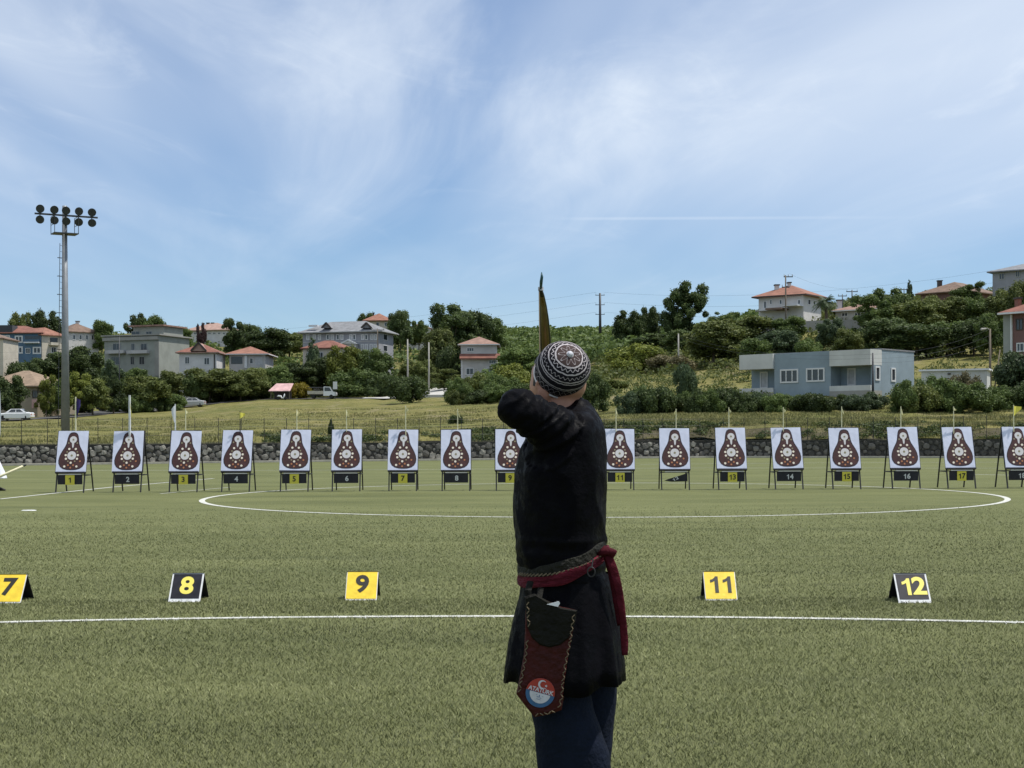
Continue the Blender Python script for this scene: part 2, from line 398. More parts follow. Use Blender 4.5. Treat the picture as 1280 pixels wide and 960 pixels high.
# ------------------------------------------------------------------ terrain
WALLPTS = [(-500, 72), (0, 74.6), (400, 82), (880, 90), (1280, 84), (1900, 80)]
def walld(px):
    for (a, da), (b_, db) in zip(WALLPTS[:-1], WALLPTS[1:]):
        if px <= b_: break
    return da + (db - da) * (px - a) / (b_ - a)
PROF = {
 -900: [(190, 528), (300, 478), (420, 440), (900, 430)],
 0:    [(185, 527), (205, 522), (240, 503), (300, 470), (360, 440), (450, 420), (900, 416)],
 200:  [(150, 529), (215, 517), (233, 514), (260, 500), (300, 468), (360, 440), (430, 422), (900, 417)],
 330:  [(150, 524), (225, 504), (265, 497), (300, 474), (360, 442), (430, 427), (900, 420)],
 480:  [(150, 522), (225, 503), (265, 494), (300, 468), (340, 442), (420, 416), (900, 414)],
 620:  [(120, 524), (180, 506), (230, 492), (280, 468), (340, 438), (420, 419), (900, 417)],
 780:  [(98, 526), (106, 518), (125, 508), (150, 487), (200, 462), (260, 437), (330, 424), (420, 419), (900, 418)],
 900:  [(98, 526), (106, 516), (125, 504), (145, 489), (180, 462), (230, 434), (300, 417), (400, 409), (900, 409)],
 1000: [(98, 526), (106, 515), (120, 502), (140, 490), (160, 462), (175, 444), (215, 403), (260, 393), (350, 383), (900, 387)],
 1100: [(97, 526), (105, 515), (118, 502), (135, 489), (150, 471), (165, 452), (200, 422), (250, 392), (320, 374), (900, 374)],
 1200: [(95, 527), (105, 516), (117, 494), (130, 480), (150, 460), (170, 442), (210, 412), (260, 384), (330, 366), (900, 366)],
 1300: [(92, 528), (105, 512), (120, 490), (135, 471), (160, 442), (200, 407), (250, 376), (320, 358), (900, 363)],
 2200: [(92, 528), (105, 512), (120, 490), (135, 471), (160, 442), (200, 407), (250, 376), (320, 362), (900, 368)],
}
PK = sorted(PROF)
def prof_z(k, D):
    dw = walld(min(max(k, -500), 1900))
    pts = [(dw, 0.98)] + ([] if k < 300 else [(dw + 2.4, HC + (yh(min(k, 1280)) - {330: 546, 480: 543, 620: 538}.get(k, 531)) * (dw + 2.4) / F)]) + [(d, HC + (yh(min(max(k, 0), 1280)) - py) * d / F) for d, py in PROF[k]]
    if D <= dw: return 0.98
    for (a, za), (b_, zb) in zip(pts[:-1], pts[1:]):
        if D <= b_: return za + (zb - za) * (D - a) / (b_ - a)
    return pts[-1][1]
def terr_px(px, D):
    px = min(max(px, PK[0]), PK[-1] - .01)
    for a, b_ in zip(PK[:-1], PK[1:]):
        if px <= b_: break
    u = (px - a) / (b_ - a)
    return prof_z(a, D) * (1 - u) + prof_z(b_, D) * u
def terr(x, y): return terr_px(640 + F * x / y, y)

# ================================================================== THE SETTING
mb = MB(); mb.add([(-2500, -800, -.06), (2500, -800, -.06), (2500, 3500, -.06), (-2500, 3500, -.06)], [(0, 1, 2, 3)])
tag(mb.build('ground', MATS['meadow']), kind='structure')
mb = MB(); mb.add([(-120, -70, 0), (120, -70, 0), (120, 95, 0), (-120, 95, 0)], [(0, 1, 2, 3)])
tag(mb.build('football_pitch', MATS['turf']), kind='structure')

pxs = list(np.arange(-900, 2201, 12.0))
def drows(dw):
    out = [0.15, .6, 1.2, 2, 3, 4.2, 5.6, 7.2, 9, 11, 13.2, 15.6, 18.2]
    d = 18.2
    while d < 900 - dw: d *= 1.05; out.append(min(d, 900 - dw))
    return out
NR = len(drows(70)); V = []; 
for px in pxs:
    dw = walld(px); rows = drows(dw)
    while len(rows) < NR: rows.append(900 - dw + .1 * len(rows))
    for dd in rows[:NR]:
        D = dw + dd; x = (px - 640) * D / F
        a = min(1, dd / 40) * (0.10 + min(D, 400) / 1600)
        z = terr_px(px, D) + a * mnoise.noise((x * .08, D * .05, 3.1)) + min(dd, 3) * .05 * mnoise.noise((x * .5, D * .4, 1))
        V.append((x, D, z))
fs = []
for i in range(len(pxs) - 1):
    for j in range(NR - 1):
        a = i * NR + j; fs.append((a, a + NR, a + NR + 1, a + 1))
mb = MB(); mb.add(V, fs)
tag(mb.build('hillside', MATS['meadow'], smooth=True), kind='structure')

# ---------------------------------------------------------------- pitch markings
def strip(mb, pts, wid, z=0.006):
    """flat painted line through ground points; wid = width in metres"""
    pts = [Vector((p[0], p[1], 0)) for p in pts]; Lf = []; Rt = []
    for i, p in enumerate(pts):
        d = (pts[min(i+1, len(pts)-1)] - pts[max(i-1, 0)]).normalized(); n_ = Vector((-d.y, d.x, 0)) * wid / 2
        Lf.append((p.x + n_.x, p.y + n_.y, z)); Rt.append((p.x - n_.x, p.y - n_.y, z))
    n = len(pts)
    mb.add(Lf + Rt, [(i, i+1, n+i+1, n+i) for i in range(n-1)])
def curve_px(pts, n=60):
    out = []; xs = np.array([p[0] for p in pts]); ys = np.array([p[1] for p in pts]); c = np.polyfit(xs, ys, 2)
    for x in np.linspace(xs[0], xs[-1], n): out.append(G(x, np.polyval(c, x)))
    return out
NEAR = curve_px([(-250, 785), (0, 779), (320, 773), (640, 770.5), (960, 772.5), (1280, 779), (1530, 786)])
CC = (2.02, 34.7); CR = 9.1
def near_line_D(x):
    for a, b_ in zip(NEAR[:-1], NEAR[1:]):
        if x <= b_.x: break
    return a.y + (b_.y - a.y) * (x - a.x) / (b_.x - a.x)
mb = MB(); strip(mb, NEAR, 0.085)
near_line = tag(mb.build('painted_line', MATS['line_paint']), kind='structure')
mb = MB(); strip(mb, [(CC[0] + CR*math.cos(a), CC[1] + CR*math.sin(a)) for a in np.linspace(0, 2*math.pi, 181)], 0.13)
tag(mb.build('centre_circle', MATS['line_paint']), kind='structure')
for seg in ([(-400, 588), (360, 588), (880, 585), (1280, 585.3), (1500, 585.5)], [(0, 624), (141, 609), (267, 598.3)],
            [(200, 617.5), (239, 613.6), (288, 609.3)], [(1190, 592.6), (1400, 597)], [(800, 580.6), (1060, 578.4), (1500, 577)], [(-60, 638.5), (41, 637.8)][:0]):
    if len(seg) < 2: continue
    mb = MB(); strip(mb, [G(*p) for p in seg], 0.12 if seg[0][0] != 200 else 0.06)
    tag(mb.build('painted_line', MATS['line_paint']), kind='structure')
mb = MB(); a = G(36, 638.2); mb.lathe([(0.001, 0), (.12, .0), (.10, .012), (.001, .015)], 7, Matrix.Translation(a) @ Matrix.Diagonal((1.3, .7, 1, 1)))
tag(mb.build('litter_scrap', MATS['white_paint'], origin=a), 'small white scrap of litter lying on turf near left edge', 'litter')

# ---------------------------------------------------------------- turf blades close to the camera
def blades(n, d0, d1, hw, wd, seed, power=1.0):
    r = np.random.default_rng(seed)
    u = r.random(n); D = (d0 ** (1-power) + u * (d1 ** (1-power) - d0 ** (1-power))) ** (1/(1-power)) if abs(power-1) > 1e-6 else d0 * (d1/d0) ** u
    X = (r.random(n) * 2 - 1) * (D * 0.43 + 1.6)
    h = hw[0] + (hw[1]-hw[0]) * r.random(n); wv = (wd[0] + (wd[1]-wd[0]) * r.random(n)) * (D / 8.0) ** 0.7
    h = h * (D / 8.0) ** 0.25
    th = r.random(n) * 2 * math.pi; lean = h * (0.3 + 1.1 * r.random(n)); la = r.random(n) * 2 * math.pi
    V = np.zeros((n, 3, 3), np.float32)
    V[:, 0, 0] = X - np.cos(th) * wv / 2; V[:, 0, 1] = D - np.sin(th) * wv / 2
    V[:, 1, 0] = X + np.cos(th) * wv / 2; V[:, 1, 1] = D + np.sin(th) * wv / 2
    V[:, 2, 0] = X + np.cos(la) * lean; V[:, 2, 1] = D + np.sin(la) * lean; V[:, 2, 2] = h
    return X, D, V
allw = []; allg = []
nx = np.array([p.x for p in NEAR]); ny = np.array([p.y for p in NEAR])
for n, d0, d1, sd_ in ((520000, 4.4, 13.0, 1), (290000, 12.0, 30.0, 2)):
    X, D, V = blades(n, d0, d1, (.009, .026) if sd_ == 1 else (.008, .020), (.003, .0060), sd_, 1.6)
    ld = np.interp(X, nx, ny); on = (np.abs(D - ld + (nrng.random(len(X)) - .5) * .06) < 0.060) & (nrng.random(len(X)) < .86)
    rc = np.hypot(X - CC[0], D - CC[1]); onc = np.abs(rc - CR) < 0.06
    keep = ~onc
    if d1 > 25: keep &= (nrng.random(len(X)) < np.clip((30 - D) / 10, 0, 1))
    W_ = V[on & keep]; W_[:, 2, 2] *= 0.55
    allw.append(W_); allg.append(V[(~on) & keep])
g = np.concatenate(allg).reshape(-1, 3); wv = np.concatenate(allw).reshape(-1, 3)
tag(link('turf_blades', np_mesh('turf_blades', g, 3, MATS['blade'])), 'short olive artificial grass blades covering the near pitch', 'turf', kind='stuff')
tag(link('painted_turf_blades', np_mesh('painted_turf_blades', wv, 3, MATS['blade_white'])), 'white painted grass blades along the near pitch line', 'turf', kind='stuff')

# ---------------------------------------------------------------- rubble wall with fence
WP = [Vector(((px - 640) * d / F, d, 0)) for px, d in [(-490, walld(-490)), (0, walld(0)), (400, 82), (880, 90), (1280, 84), (1780, walld(1780))]]
seglen = [(b_ - a).length for a, b_ in zip(WP[:-1], WP[1:])]; TOTAL = sum(seglen)
def wall_at(s):
    for a, b_, l in zip(WP[:-1], WP[1:], seglen):
        if s <= l: break
        s -= l
    d = (b_ - a).normalized(); return a + d * s, d
WORG = WP[2].copy()
wall = thing('stone_wall', 'low rubble stone retaining wall along the far edge of the pitch', 'wall', WORG)
def wallstrip(mb, off0, off1, z0, z1):
    A = []; 
    for i, p in enumerate(WP):
        d = (WP[min(i+1, len(WP)-1)] - WP[max(i-1, 0)]).normalized(); n_ = Vector((-d.y, d.x, 0))
        A.append([p + n_*off0 + Vector((0,0,z0)), p + n_*off1 + Vector((0,0,z0)), p + n_*off1 + Vector((0,0,z1)), p + n_*off0 + Vector((0,0,z1))])
    mb.rings(A)
mb = MB(); wallstrip(mb, 0, .45, -.1, 1.0); mb.build('wall_core', MATS['mortar'], wall, WORG)
mb = MB(); wallstrip(mb, -.03, .5, 1.003, 1.05); mb.build('coping', MATS['stone_d'], wall, WORG)
mb = MB(); wallstrip(mb, -.65, -.02, .004, .10); tag(mb.build('kerb', MATS['kerb'], origin=WORG), kind='structure')
def lump(seed, jit=.16):
    bm = bmesh.new(); bmesh.ops.create_cube(bm, size=1.0); bmesh.ops.subdivide_edges(bm, edges=bm.edges[:], cuts=1, use_grid_fill=True)
    r = random.Random(seed)
    for v in bm.verts:
        d = v.co.normalized(); v.co = v.co.lerp(d * .62, .62); v.co *= 1 + r.uniform(-jit, jit)
    me = bpy.data.meshes.new('stone'); bm.to_mesh(me); bm.free(); return me
lumps = {}
for mi, mn in enumerate(('stone_a', 'stone_b', 'stone_c', 'stone_d')):
    for k in range(4):
        me = lump(mi * 10 + k); me.materials.append(MATS[mn]); lumps[(mn, k)] = me
spots = []; tries = 0
for rad, cnt in ((.165, 330), (.13, 700), (.10, 1100), (.07, 1100)):
    for _ in range(cnt * 4):
        s = rng.uniform(0, TOTAL); r_ = rad * rng.uniform(.85, 1.15); z = rng.uniform(.06 + r_*.7, .97 - r_*.7)
        if all((abs(s - q[0]) > .8) or math.hypot((s - q[0]) / 1.18, z - q[1]) > (r_ + q[2]) * .90 for q in spots[-4000:]):
            spots.append((s, z, r_))
def stone_mn(px):
    if px > 985: return rng.choice(['stone_d', 'stone_d', 'stone_d', 'stone_b'])
    if px > 320: return rng.choice(['stone_a', 'stone_b', 'stone_b', 'stone_d', 'stone_b', 'stone_c'])
    return rng.choice(['stone_a', 'stone_b', 'stone_a', 'stone_c', 'stone_b'])
cand = []
for s, z, r_ in spots:
    p, d = wall_at(s); px = 640 + F * p.x / p.y
    cand.append((r_ / p.y if -5 < px < 985 else 0, s, z, r_, p, d, px))
cand.sort(key=lambda c_: -c_[0])
rest = []
for i, (sc, s, z, r_, p, d, px) in enumerate(cand):
    mn = stone_mn(px); ang = math.atan2(d.y, d.x)
    Mx = Matrix.Translation(p + Vector((0, 0, z))) @ Matrix.Rotation(ang, 4, 'Z') @ Matrix.Rotation(rng.uniform(-.5, .5), 4, 'Y') @ Matrix.Diagonal((r_ * 2.1, r_ * 1.2, r_ * 1.75, 1))
    if i < 300:
        o = bpy.data.objects.new('stone', lumps[(mn, rng.randrange(4))]); COL.objects.link(o); o.parent = wall
        o.matrix_local = Matrix.Translation(-WORG) @ Mx
    else: rest.append((mn, Mx))
mb = MB(); order = ['stone_a', 'stone_b', 'stone_c', 'stone_d']
for mn, Mx in rest:
    me = lumps[(mn, rng.randrange(4))]; mb.cm = order.index(mn)
    mb.add([Mx @ v.co for v in me.vertices], [tuple(p.vertices) for p in me.polygons])
tag(mb.build('small_stones', [MATS[k] for k in order], wall, WORG), kind='stuff')

fence = thing('wire_fence', 'thin black post and wire fence standing on top of the stone wall', 'fence', WORG)
post = MB(); post.tube([(0, 0, 0), (0, 0, 1.35)], .017, 6); post.tube([(0, 0, 1.35), (0, 0, 1.37)], [.03, .02], 6)
pm = post.mesh('post', MATS['black_metal'])
s = .4; posts = []
while s < TOTAL:
    p, d = wall_at(s); n_ = Vector((-d.y, d.x, 0)); p = p + n_ * .25 + Vector((0, 0, 1.04)); posts.append(p)
    link('post', pm, fence, p - WORG); s += 1.27
mb = MB()
for zz_ in (.05, .45, .9, 1.3):
    mb.tube([p + Vector((0, -.02, zz_)) for p in posts], .006, 4)
mb.build('wire', MATS['black_metal'], fence, WORG)

# ================================================================== TARGETS
def text_mesh(s, size, off=0.0, depth=0.0015, space=1.0):
    cu = bpy.data.curves.new('numeral', 'FONT'); cu.body = s; cu.size = size; cu.align_x = 'CENTER'; cu.align_y = 'CENTER'
    cu.offset = off; cu.extrude = depth; cu.resolution_u = 4; cu.space_character = space
    o = bpy.data.objects.new('numeral', cu); COL.objects.link(o)
    dg = bpy.context.evaluated_depsgraph_get(); dg.update()
    me = bpy.data.meshes.new_from_object(o.evaluated_get(dg)); bpy.data.objects.remove(o); bpy.data.curves.remove(cu)
    me.materials.clear(); return me
def digits(txt, size, off, depth, m_, parent, loc, rot, gap=.60, scale=None):
    """each figure is a mesh of its own"""
    Rm = Matrix.Rotation(rot[1], 4, 'Y') @ Matrix.Rotation(rot[0], 4, 'X'); k = len(txt)
    for i, ch in enumerate(txt):
        if ch == '1':
            g1 = [(.02, -.35), (.15, -.35), (.15, .355), (.05, .355), (.015, .29), (-.055, .235), (-.14, .205), (-.14, .09), (-.055, .115), (.02, .165)]
            mb = MB(); n = len(g1); e = off * .35
            mb.add([(x * size, y * size, depth) for x, y in g1] + [(x * size, y * size, -depth) for x, y in g1], [tuple(range(n)), tuple(reversed(range(n, 2*n)))] + [(a, a + n, (a+1) % n + n, (a+1) % n) for a in range(n)])
            tm = mb.mesh('numeral', MATS[m_]); tm.materials.clear()
        else: tm = text_mesh(ch, size, off, depth)
        tm.materials.append(MATS[m_]); dx = (i - (k - 1) / 2) * size * gap
        o = link('numeral', tm, parent); o.matrix_local = Matrix.Translation(Vector(loc)) @ Rm @ Matrix.Translation((dx, 0, 0))
        if scale: o.scale = scale
TS = Vector((0, .275, .9614)); TN = Vector((0, -.9614, .275))
def tp(u, v, w_=0): return Vector((u, 0, 0)) + TS * v + TN * w_
def disc(mb, u, v, r, w_, n=14, mi=0):
    mb.cm = mi
    mb.add([tp(u + r*math.cos(2*math.pi*k/n), v + r*math.sin(2*math.pi*k/n), w_) for k in range(n)], [tuple(range(n))])
UPX, VPX = .77 / 310, 1.09 / 415; V0 = .557
def gu(x): return (x - 900) * UPX
def gv(y): return V0 + (520 - y) * VPX
half = [(0, 118), (22, 121), (42, 134), (52, 155), (60, 190), (67, 235), (80, 268), (98, 298), (118, 335), (132, 370), (138, 405), (134, 440), (116, 472), (86, 493), (48, 503), (0, 506)]
def gourd(mb, sc, w_, mi):
    mb.cm = mi; cx, cy = 903, 330
    pts = []
    hh = []
    for i in range(len(half) - 1):
        for k in range(3):
            a, b_ = half[i], half[i+1]; hh.append((a[0] + (b_[0]-a[0])*k/3, a[1] + (b_[1]-a[1])*k/3))
    for x, y in hh: pts.append((cx + max(0, x - sc), y + (sc if y < 300 else 0) - (sc if y > 480 else 0)))
    for x, y in reversed(hh[1:]): pts.append((cx - max(0, x - sc), y + (sc if y < 300 else 0) - (sc if y > 480 else 0)))
    vs_ = [tp(gu(x), gv(y), w_) for x, y in pts]; n = len(vs_); c_ = len(hh)
    mb.add(vs_, [tuple(range(n))])
mbP = MB(); gourd(mbP, 0, .0185, 0); gourd(mbP, 9, .0205, 1)
me_gourd = mbP.mesh('gourd_print', [MATS['gourd_rim'], MATS['gourd_brown']])
mbS = MB()
mbH = MB(); disc(mbH, gu(905), gv(195), 37*UPX, .0225, 20, 0)
mbH.cm = 0; mbH.add([tp(gu(x), gv(y), .0235) for x, y in ((893, 228), (917, 228), (913, 268), (905, 282), (897, 268))], [(0, 1, 2, 3, 4)])
mbC = MB(); disc(mbC, gu(900), gv(357), 46*UPX, .0225, 24, 0); me_head = mbH.mesh('head_disc', MATS['disc_grey']); me_cent = mbC.mesh('centre_disc', MATS['disc_grey'])
disc(mbS, gu(905), gv(195), 10*UPX, .0255, 10, 2); disc(mbS, gu(900), gv(357), 12*UPX, .0245, 10, 2)
for x, y in ((870, 290), (937, 290), (838, 353), (963, 353), (843, 390), (957, 390), (895, 430), (832, 468), (957, 468)): disc(mbS, gu(x), gv(y), 12*UPX, .0225, 10, 1)
for x, y in ((860, 230), (948, 230), (850, 320), (955, 320), (865, 415), (935, 415)): disc(mbS, gu(x), gv(y), 9*UPX, .0225, 8, 2)
for x, y in ((868, 455), (922, 455), (895, 480), (990, 415)): disc(mbS, gu(x), gv(y), 10*UPX, .0225, 8, 3)
me_spots = mbS.mesh('scoring_dots', [MATS['disc_grey'], MATS['dot_cream'], MATS['dot_green'], MATS['dot_orange']])
def part_mesh(name, m_, fn):
    mb = MB(); fn(mb); me = mb.mesh(name, m_); bm = bmesh.new(); bm.from_mesh(me); bmesh.ops.recalc_face_normals(bm, faces=bm.faces); bm.to_mesh(me); bm.free(); return me
me_board = part_mesh('target_board', MATS['sheet_print'], lambda mb: mb.obox(tp(-.385, V0, -.014), (.77, 0, 0), TS * 1.09, TN * .03))
me_back = part_mesh('backing_board', MATS['dark_cloth'], lambda mb: mb.obox(tp(-.395, V0 - .012, -.05), (.79, 0, 0), TS * 1.115, TN * .034))
me_legF = part_mesh('leg', MATS['black_metal'], lambda mb: mb.bar(tp(0, 0, -.075), tp(0, 1.64, -.075), .035, .03, up=(1, 0, 0)))
me_legB = part_mesh('leg', MATS['black_metal'], lambda mb: mb.bar((0, 1.06, 0), tp(0, 1.62, -.10), .035, .03, up=(1, 0, 0)))
me_cross = part_mesh('crossbar', MATS['black_metal'], lambda mb: (mb.obox(tp(-.385, .52, -.06), (.77, 0, 0), TS * .035, TN * .10)))
me_tray = part_mesh('tray', MATS['tray_lit'], lambda mb: mb.obox((-.27, .10, .462), (.56, 0, 0), (0, .06, 0), (0, 0, .024)))
me_brace = part_mesh('brace', MATS['black_metal'], lambda mb: mb.bar((0, .17, .44), (0, .84, .44), .02, .025))
me_braceb = part_mesh('brace', MATS['black_metal'], lambda mb: mb.bar((-.36, .84, .44), (.36, .84, .44), .02, .025))
me_panel = part_mesh('number_panel', MATS['dark_cloth'], lambda mb: mb.obox((-.315, .112, .215), (.63, 0, 0), (0, .012, 0), (0, 0, .235)))
me_torn = part_mesh('number_panel', MATS['dark_cloth'], lambda mb: mb.prism([(-.29, .245), (-.1, .215), (.31, .225), (.31, .44), (.2, .40), (.02, .345), (-.18, .285)], .112, .124))
me_plate = part_mesh('number_plate', MATS['plate_yellow'], lambda mb: mb.obox((-.115, .096, .205), (.235, 0, 0), (0, .012, 0), (0, 0, .245)))
TPX = {1: 90, 2: 161, 3: 231, 4: 296, 5: 369, 6: 433.5, 7: 504, 8: 570, 9: 637.5, 10: 705, 11: 774, 12: 843, 13: 914, 14: 984.5, 15: 1056, 16: 1130, 17: 1199, 18: 1273}
ORD = ['', 'leftmost', 'second', 'third', 'fourth', 'fifth', 'sixth', 'seventh', 'eighth', 'ninth', 'tenth', 'eleventh', 'twelfth', 'thirteenth', 'fourteenth', 'fifteenth', 'sixteenth', 'seventeenth', 'eighteenth']
TORG = {}
for k, px in TPX.items():
    D = 38.0 + rng.uniform(-.08, .08); cx = (px - 640 - 14 * ROLL) * (D + .3) / F
    nice = {1: 'archery target on black easel, leftmost in the row, yellow plate 1', 12: 'archery target on easel with torn sagging dark number 12 cloth',
            10: 'archery target on easel in the row directly behind the archer', 18: 'archery target on easel, rightmost in the row, marked 18'}.get(
            k, f'{ORD[k]} archery target from the left, ' + (f'yellow number {k} plate on its easel' if k % 2 else f'white {k} on its dark panel'))
    T = thing('archery_target', nice, 'target', (cx, D, 0), rng.uniform(-.02, .02), 'archery targets in a row')
    TORG[k] = T
    bo = link('target_board', me_board, T, (rng.uniform(-.012, .012), -.002, rng.uniform(-.01, .012))); bo.rotation_euler = (0, rng.uniform(-.016, .016), 0); link('gourd_print', me_gourd, bo); link('head_disc', me_head, bo); link('centre_disc', me_cent, bo); tag(link('scoring_dots', me_spots, bo), kind='stuff')
    link('backing_board', me_back, T)
    for sx in (-.355, .355):
        link('leg', me_legF, T, (sx, 0, 0)); link('leg', me_legB, T, (sx * .98, 0, 0)); link('brace', me_brace, T, (sx, 0, 0))
    link('brace', me_braceb, T); link('crossbar', me_cross, T); link('tray', me_tray, T)
    pn = link('number_panel', me_torn if k == 12 else me_panel, T)
    if k % 2:
        pl = link('number_plate', me_plate, T)
        digits(str(k), .19, .004, .002, 'numeral_black', pl, (0, .092, .325), (R(90), 0), .52)
    elif k == 12: digits(str(k), .17, .004, .002, 'numeral_white', pn, (0, .1085, .285), (R(90), R(-28)), .55, (.9, .6, 1))
    else: digits(str(k), .18, .005, .002, 'numeral_white', pn, (.02, .1085, .325), (R(90), 0), .56)

# pennants fixed to the tops of the targets
def pennant(k, px, ytop, fm, shape, label, pr=.012, polem='pole_pale', D=38.47):
    a = P(px, ytop, D); base = TORG[k].location
    b_ = Vector((a.x, D, 1.30))
    T = thing('wind_pennant', label, 'flag', b_, 0, 'pennants above the targets')
    mb = MB(); mb.tube([b_, a], [pr, pr * .8], 6); mb.build('pole', MATS[polem], T, b_)
    mb = MB(); dz = 0
    nseg = 6; l, h, drop = shape
    up = []; lo = []
    for i in range(nseg + 1):
        u = i / nseg; x = a.x + l * u; y = D + .03 * math.sin(u * 5 + k) - .015; z = a.z - .03 - drop * u
        hh = h * (1 - u * .75); up.append((x, y, z)); lo.append((x, y + .01, z - hh))
    n = nseg + 1
    vs_ = up + lo + [(x, y + .006, z) for x, y, z in up] + [(x, y + .006, z) for x, y, z in lo]
    fs = [(i, i+1, n+i+1, n+i) for i in range(nseg)] + [(2*n+i+1, 2*n+i, 3*n+i, 3*n+i+1) for i in range(nseg)]
    fs += [(i, 2*n+i, 2*n+i+1, i+1) for i in range(nseg)] + [(n+i, n+i+1, 3*n+i+1, 3*n+i) for i in range(nseg)] + [(0, n, 3*n, 2*n), (nseg, 2*n+nseg, 3*n+nseg, n+nseg)]
    mb.add(vs_, fs); mb.build('pennant', MATS[fm], T, b_)
pennant(1, 94.5, 496, 'flag_purple', (.13, .62, .05), 'purple flag hanging from a pole above the leftmost target', .022, 'pole_pale')
pennant(2, 162, 494, 'flag_yellow', (.06, .12, .5), 'thick white pole with small yellow pennant above target 2', .034, 'white_paint')
pennant(3, 219, 505, 'flag_white', (-.10, .5, .1), 'furled white flag on slim pole left of target 3', .02, 'white_paint')
pennant(3, 232, 511, 'flag_pale', (.05, .12, .05), 'thin pale yellow stick behind the middle of target 3', .014)
pennant(4, 300, 514, 'flag_yellow', (.13, .17, .03), 'small yellow pennant blowing right above target 4', .014, 'black_metal')
for k, px, yt in ((5, 371, 512), (6, 433, 512), (7, 507, 507), (8, 572, 511), (11, 770, 510), (12, 845, 511), (13, 911, 509), (14, 979, 509), (15, 1052, 508), (16, 1126, 508), (17, 1192, 508)):
    pennant(k, px, yt, 'flag_pale', (rng.choice([-.05, .06, .07]), rng.uniform(.08, .16), rng.uniform(.02, .2)), f'pale yellow stick with tiny limp pennant above the {ORD[k]} target from left', .013)
pennant(18, 1267, 506, 'flag_yellow', (.19, .26, .02), 'bright yellow pennant blowing right above the rightmost target', .016)

# ================================================================== LANE SIGNS
def lane_sign(num, px, py, label):
    c_ = G(px, py); T = thing('lane_number_sign', label, 'sign', (c_.x, c_.y, 0), rng.uniform(-.02, .02), 'lane number signs on the turf')
    hw, H, dp = .1385, .235, .19; sl = Vector((0, dp, H)); slen = sl.length; sl /= slen; n_ = Vector((0, -H, dp)).normalized()
    def q(u, v, w_): return Vector((u, 0, 0)) + sl * v + n_ * w_
    mb = MB(); mb.obox(q(-hw, 0, -.008), (2*hw, 0, 0), sl * slen, n_ * .008); mb.build('front_panel', MATS['white_paint'], T)
    mb = MB(); s2 = Vector((0, -dp, H)) / slen; mb.obox((-hw, 2*dp, 0), (2*hw, 0, 0), s2 * slen, Vector((0, -.008, 0))); mb.build('back_panel', MATS['sign_black'], T)
    mb = MB(); mb.obox((-hw, .006, .004), (.004, 0, 0), (0, dp - .02, H * .86), (0, .004, 0)); 
    yellow = num % 2 == 1
    m0, mbm = (.006, .014) if yellow else (.014, .034)
    mb = MB(); mb.obox(q(-hw + m0, mbm, .0005), (2*(hw - m0), 0, 0), sl * (slen - m0*.9 - mbm), n_ * .0018); fp = mb.build('colour_field', MATS['sign_yellow' if yellow else 'sign_black'], T)
    digits(str(num), .240, .0075, .0012, 'numeral_black' if yellow else 'numeral_yellow', fp, q(0.004, slen * .53, .004), (math.atan2(H, dp), 0), .46)
    # black sheets behind the front panel stand for the shade inside the tent
    mb = MB(); mb.prism([(0, 0)] * 3, 0, 0) if False else None
    mb = MB(); mb.add([q(-hw + .02, .02, -.012), q(hw - .02, .02, -.012), q(hw - .02, slen - .02, -.012), q(-hw + .02, slen - .02, -.012)], [(0, 1, 2, 3)])
    mb.add([q(-hw + .02, .02, -.0095), q(hw - .02, .02, -.0095), q(hw - .02, slen - .02, -.0095), q(-hw + .02, slen - .02, -.0095)], [(0, 1, 2, 3)])
    mb.build('inner_shade', MATS['sign_black'], T)
lane_sign(7, 5.5, 754, 'yellow folding floor sign with black 7 at the left edge')
lane_sign(8, 230, 752.5, 'black floor sign with yellow 8 and white border, second from left edge')
lane_sign(9, 451, 750.3, 'yellow folding floor sign with black 9 left of the archer')
lane_sign(10, 690, 749.5, 'black floor sign numbered 10 behind the archer')
lane_sign(11, 902, 750.5, 'yellow folding floor sign with black 11 right of the archer')
lane_sign(12, 1144, 753.7, 'black floor sign with yellow 12 and white border, nearest the right edge')

# ================================================================== FLOODLIGHT MAST
MD = 80.0; mp0 = P(82, 546, MD); mp0.z = terr(mp0.x, mp0.y) - .1
T = thing('floodlight_mast', 'tall grey floodlight mast with ten round lamps behind the leftmost target', 'floodlight', mp0)
ztop = Zat(82, 262, MD); zpl = Zat(82, 293, MD)
def mpt(dx, dy, z): return Vector((mp0.x + dx, mp0.y + dy, z))
mb = MB(); mb.tube([mpt(0, 0, mp0.z - .3), mpt(0, 0, ztop + .2)], [.24, .125], 14); mb.build('pole', MATS['galvanised'], T, mp0, smooth=True)
ca, sa = math.cos(R(30)), math.sin(R(30)); ex = Vector((ca, sa, 0)); ey = Vector((-sa, ca, 0))
zarm = Zat(82, 270, MD)
mb = MB(); c0 = Vector((mp0.x, mp0.y, zarm)); mb.bar(c0 - ex * 1.62 - ey*.2, c0 + ex * 1.72 - ey*.2, .09); mb.build('crossarm', MATS['dark_steel'], T, mp0)
mb = MB(); c1 = Vector((mp0.x, mp0.y, zpl)); mb.obox(c1 - ex * .65 - ey * .45, ex * 1.3, ey * .9, (0, 0, .05))
for a in (-.63, .63):
    for bb in (-.43, .43): mb.tube([c1 + ex*a + ey*bb, c1 + ex*a + ey*bb + Vector((0, 0, .95))], .018, 6)
for zz_ in (.5, .95):
    pts = [c1 + ex*a + ey*bb + Vector((0, 0, zz_)) for a, bb in ((-.63, -.43), (-.63, .43), (.63, .43), (.63, -.43))]
    mb.tube([pts[0], pts[1]], .016, 6); mb.tube([pts[2], pts[3]], .016, 6)
mb.build('platform', MATS['dark_steel'], T, mp0)
lad = MB()
for a in (-.24, .24): pass
l0 = mpt(-.30, -.05, 1.2); 
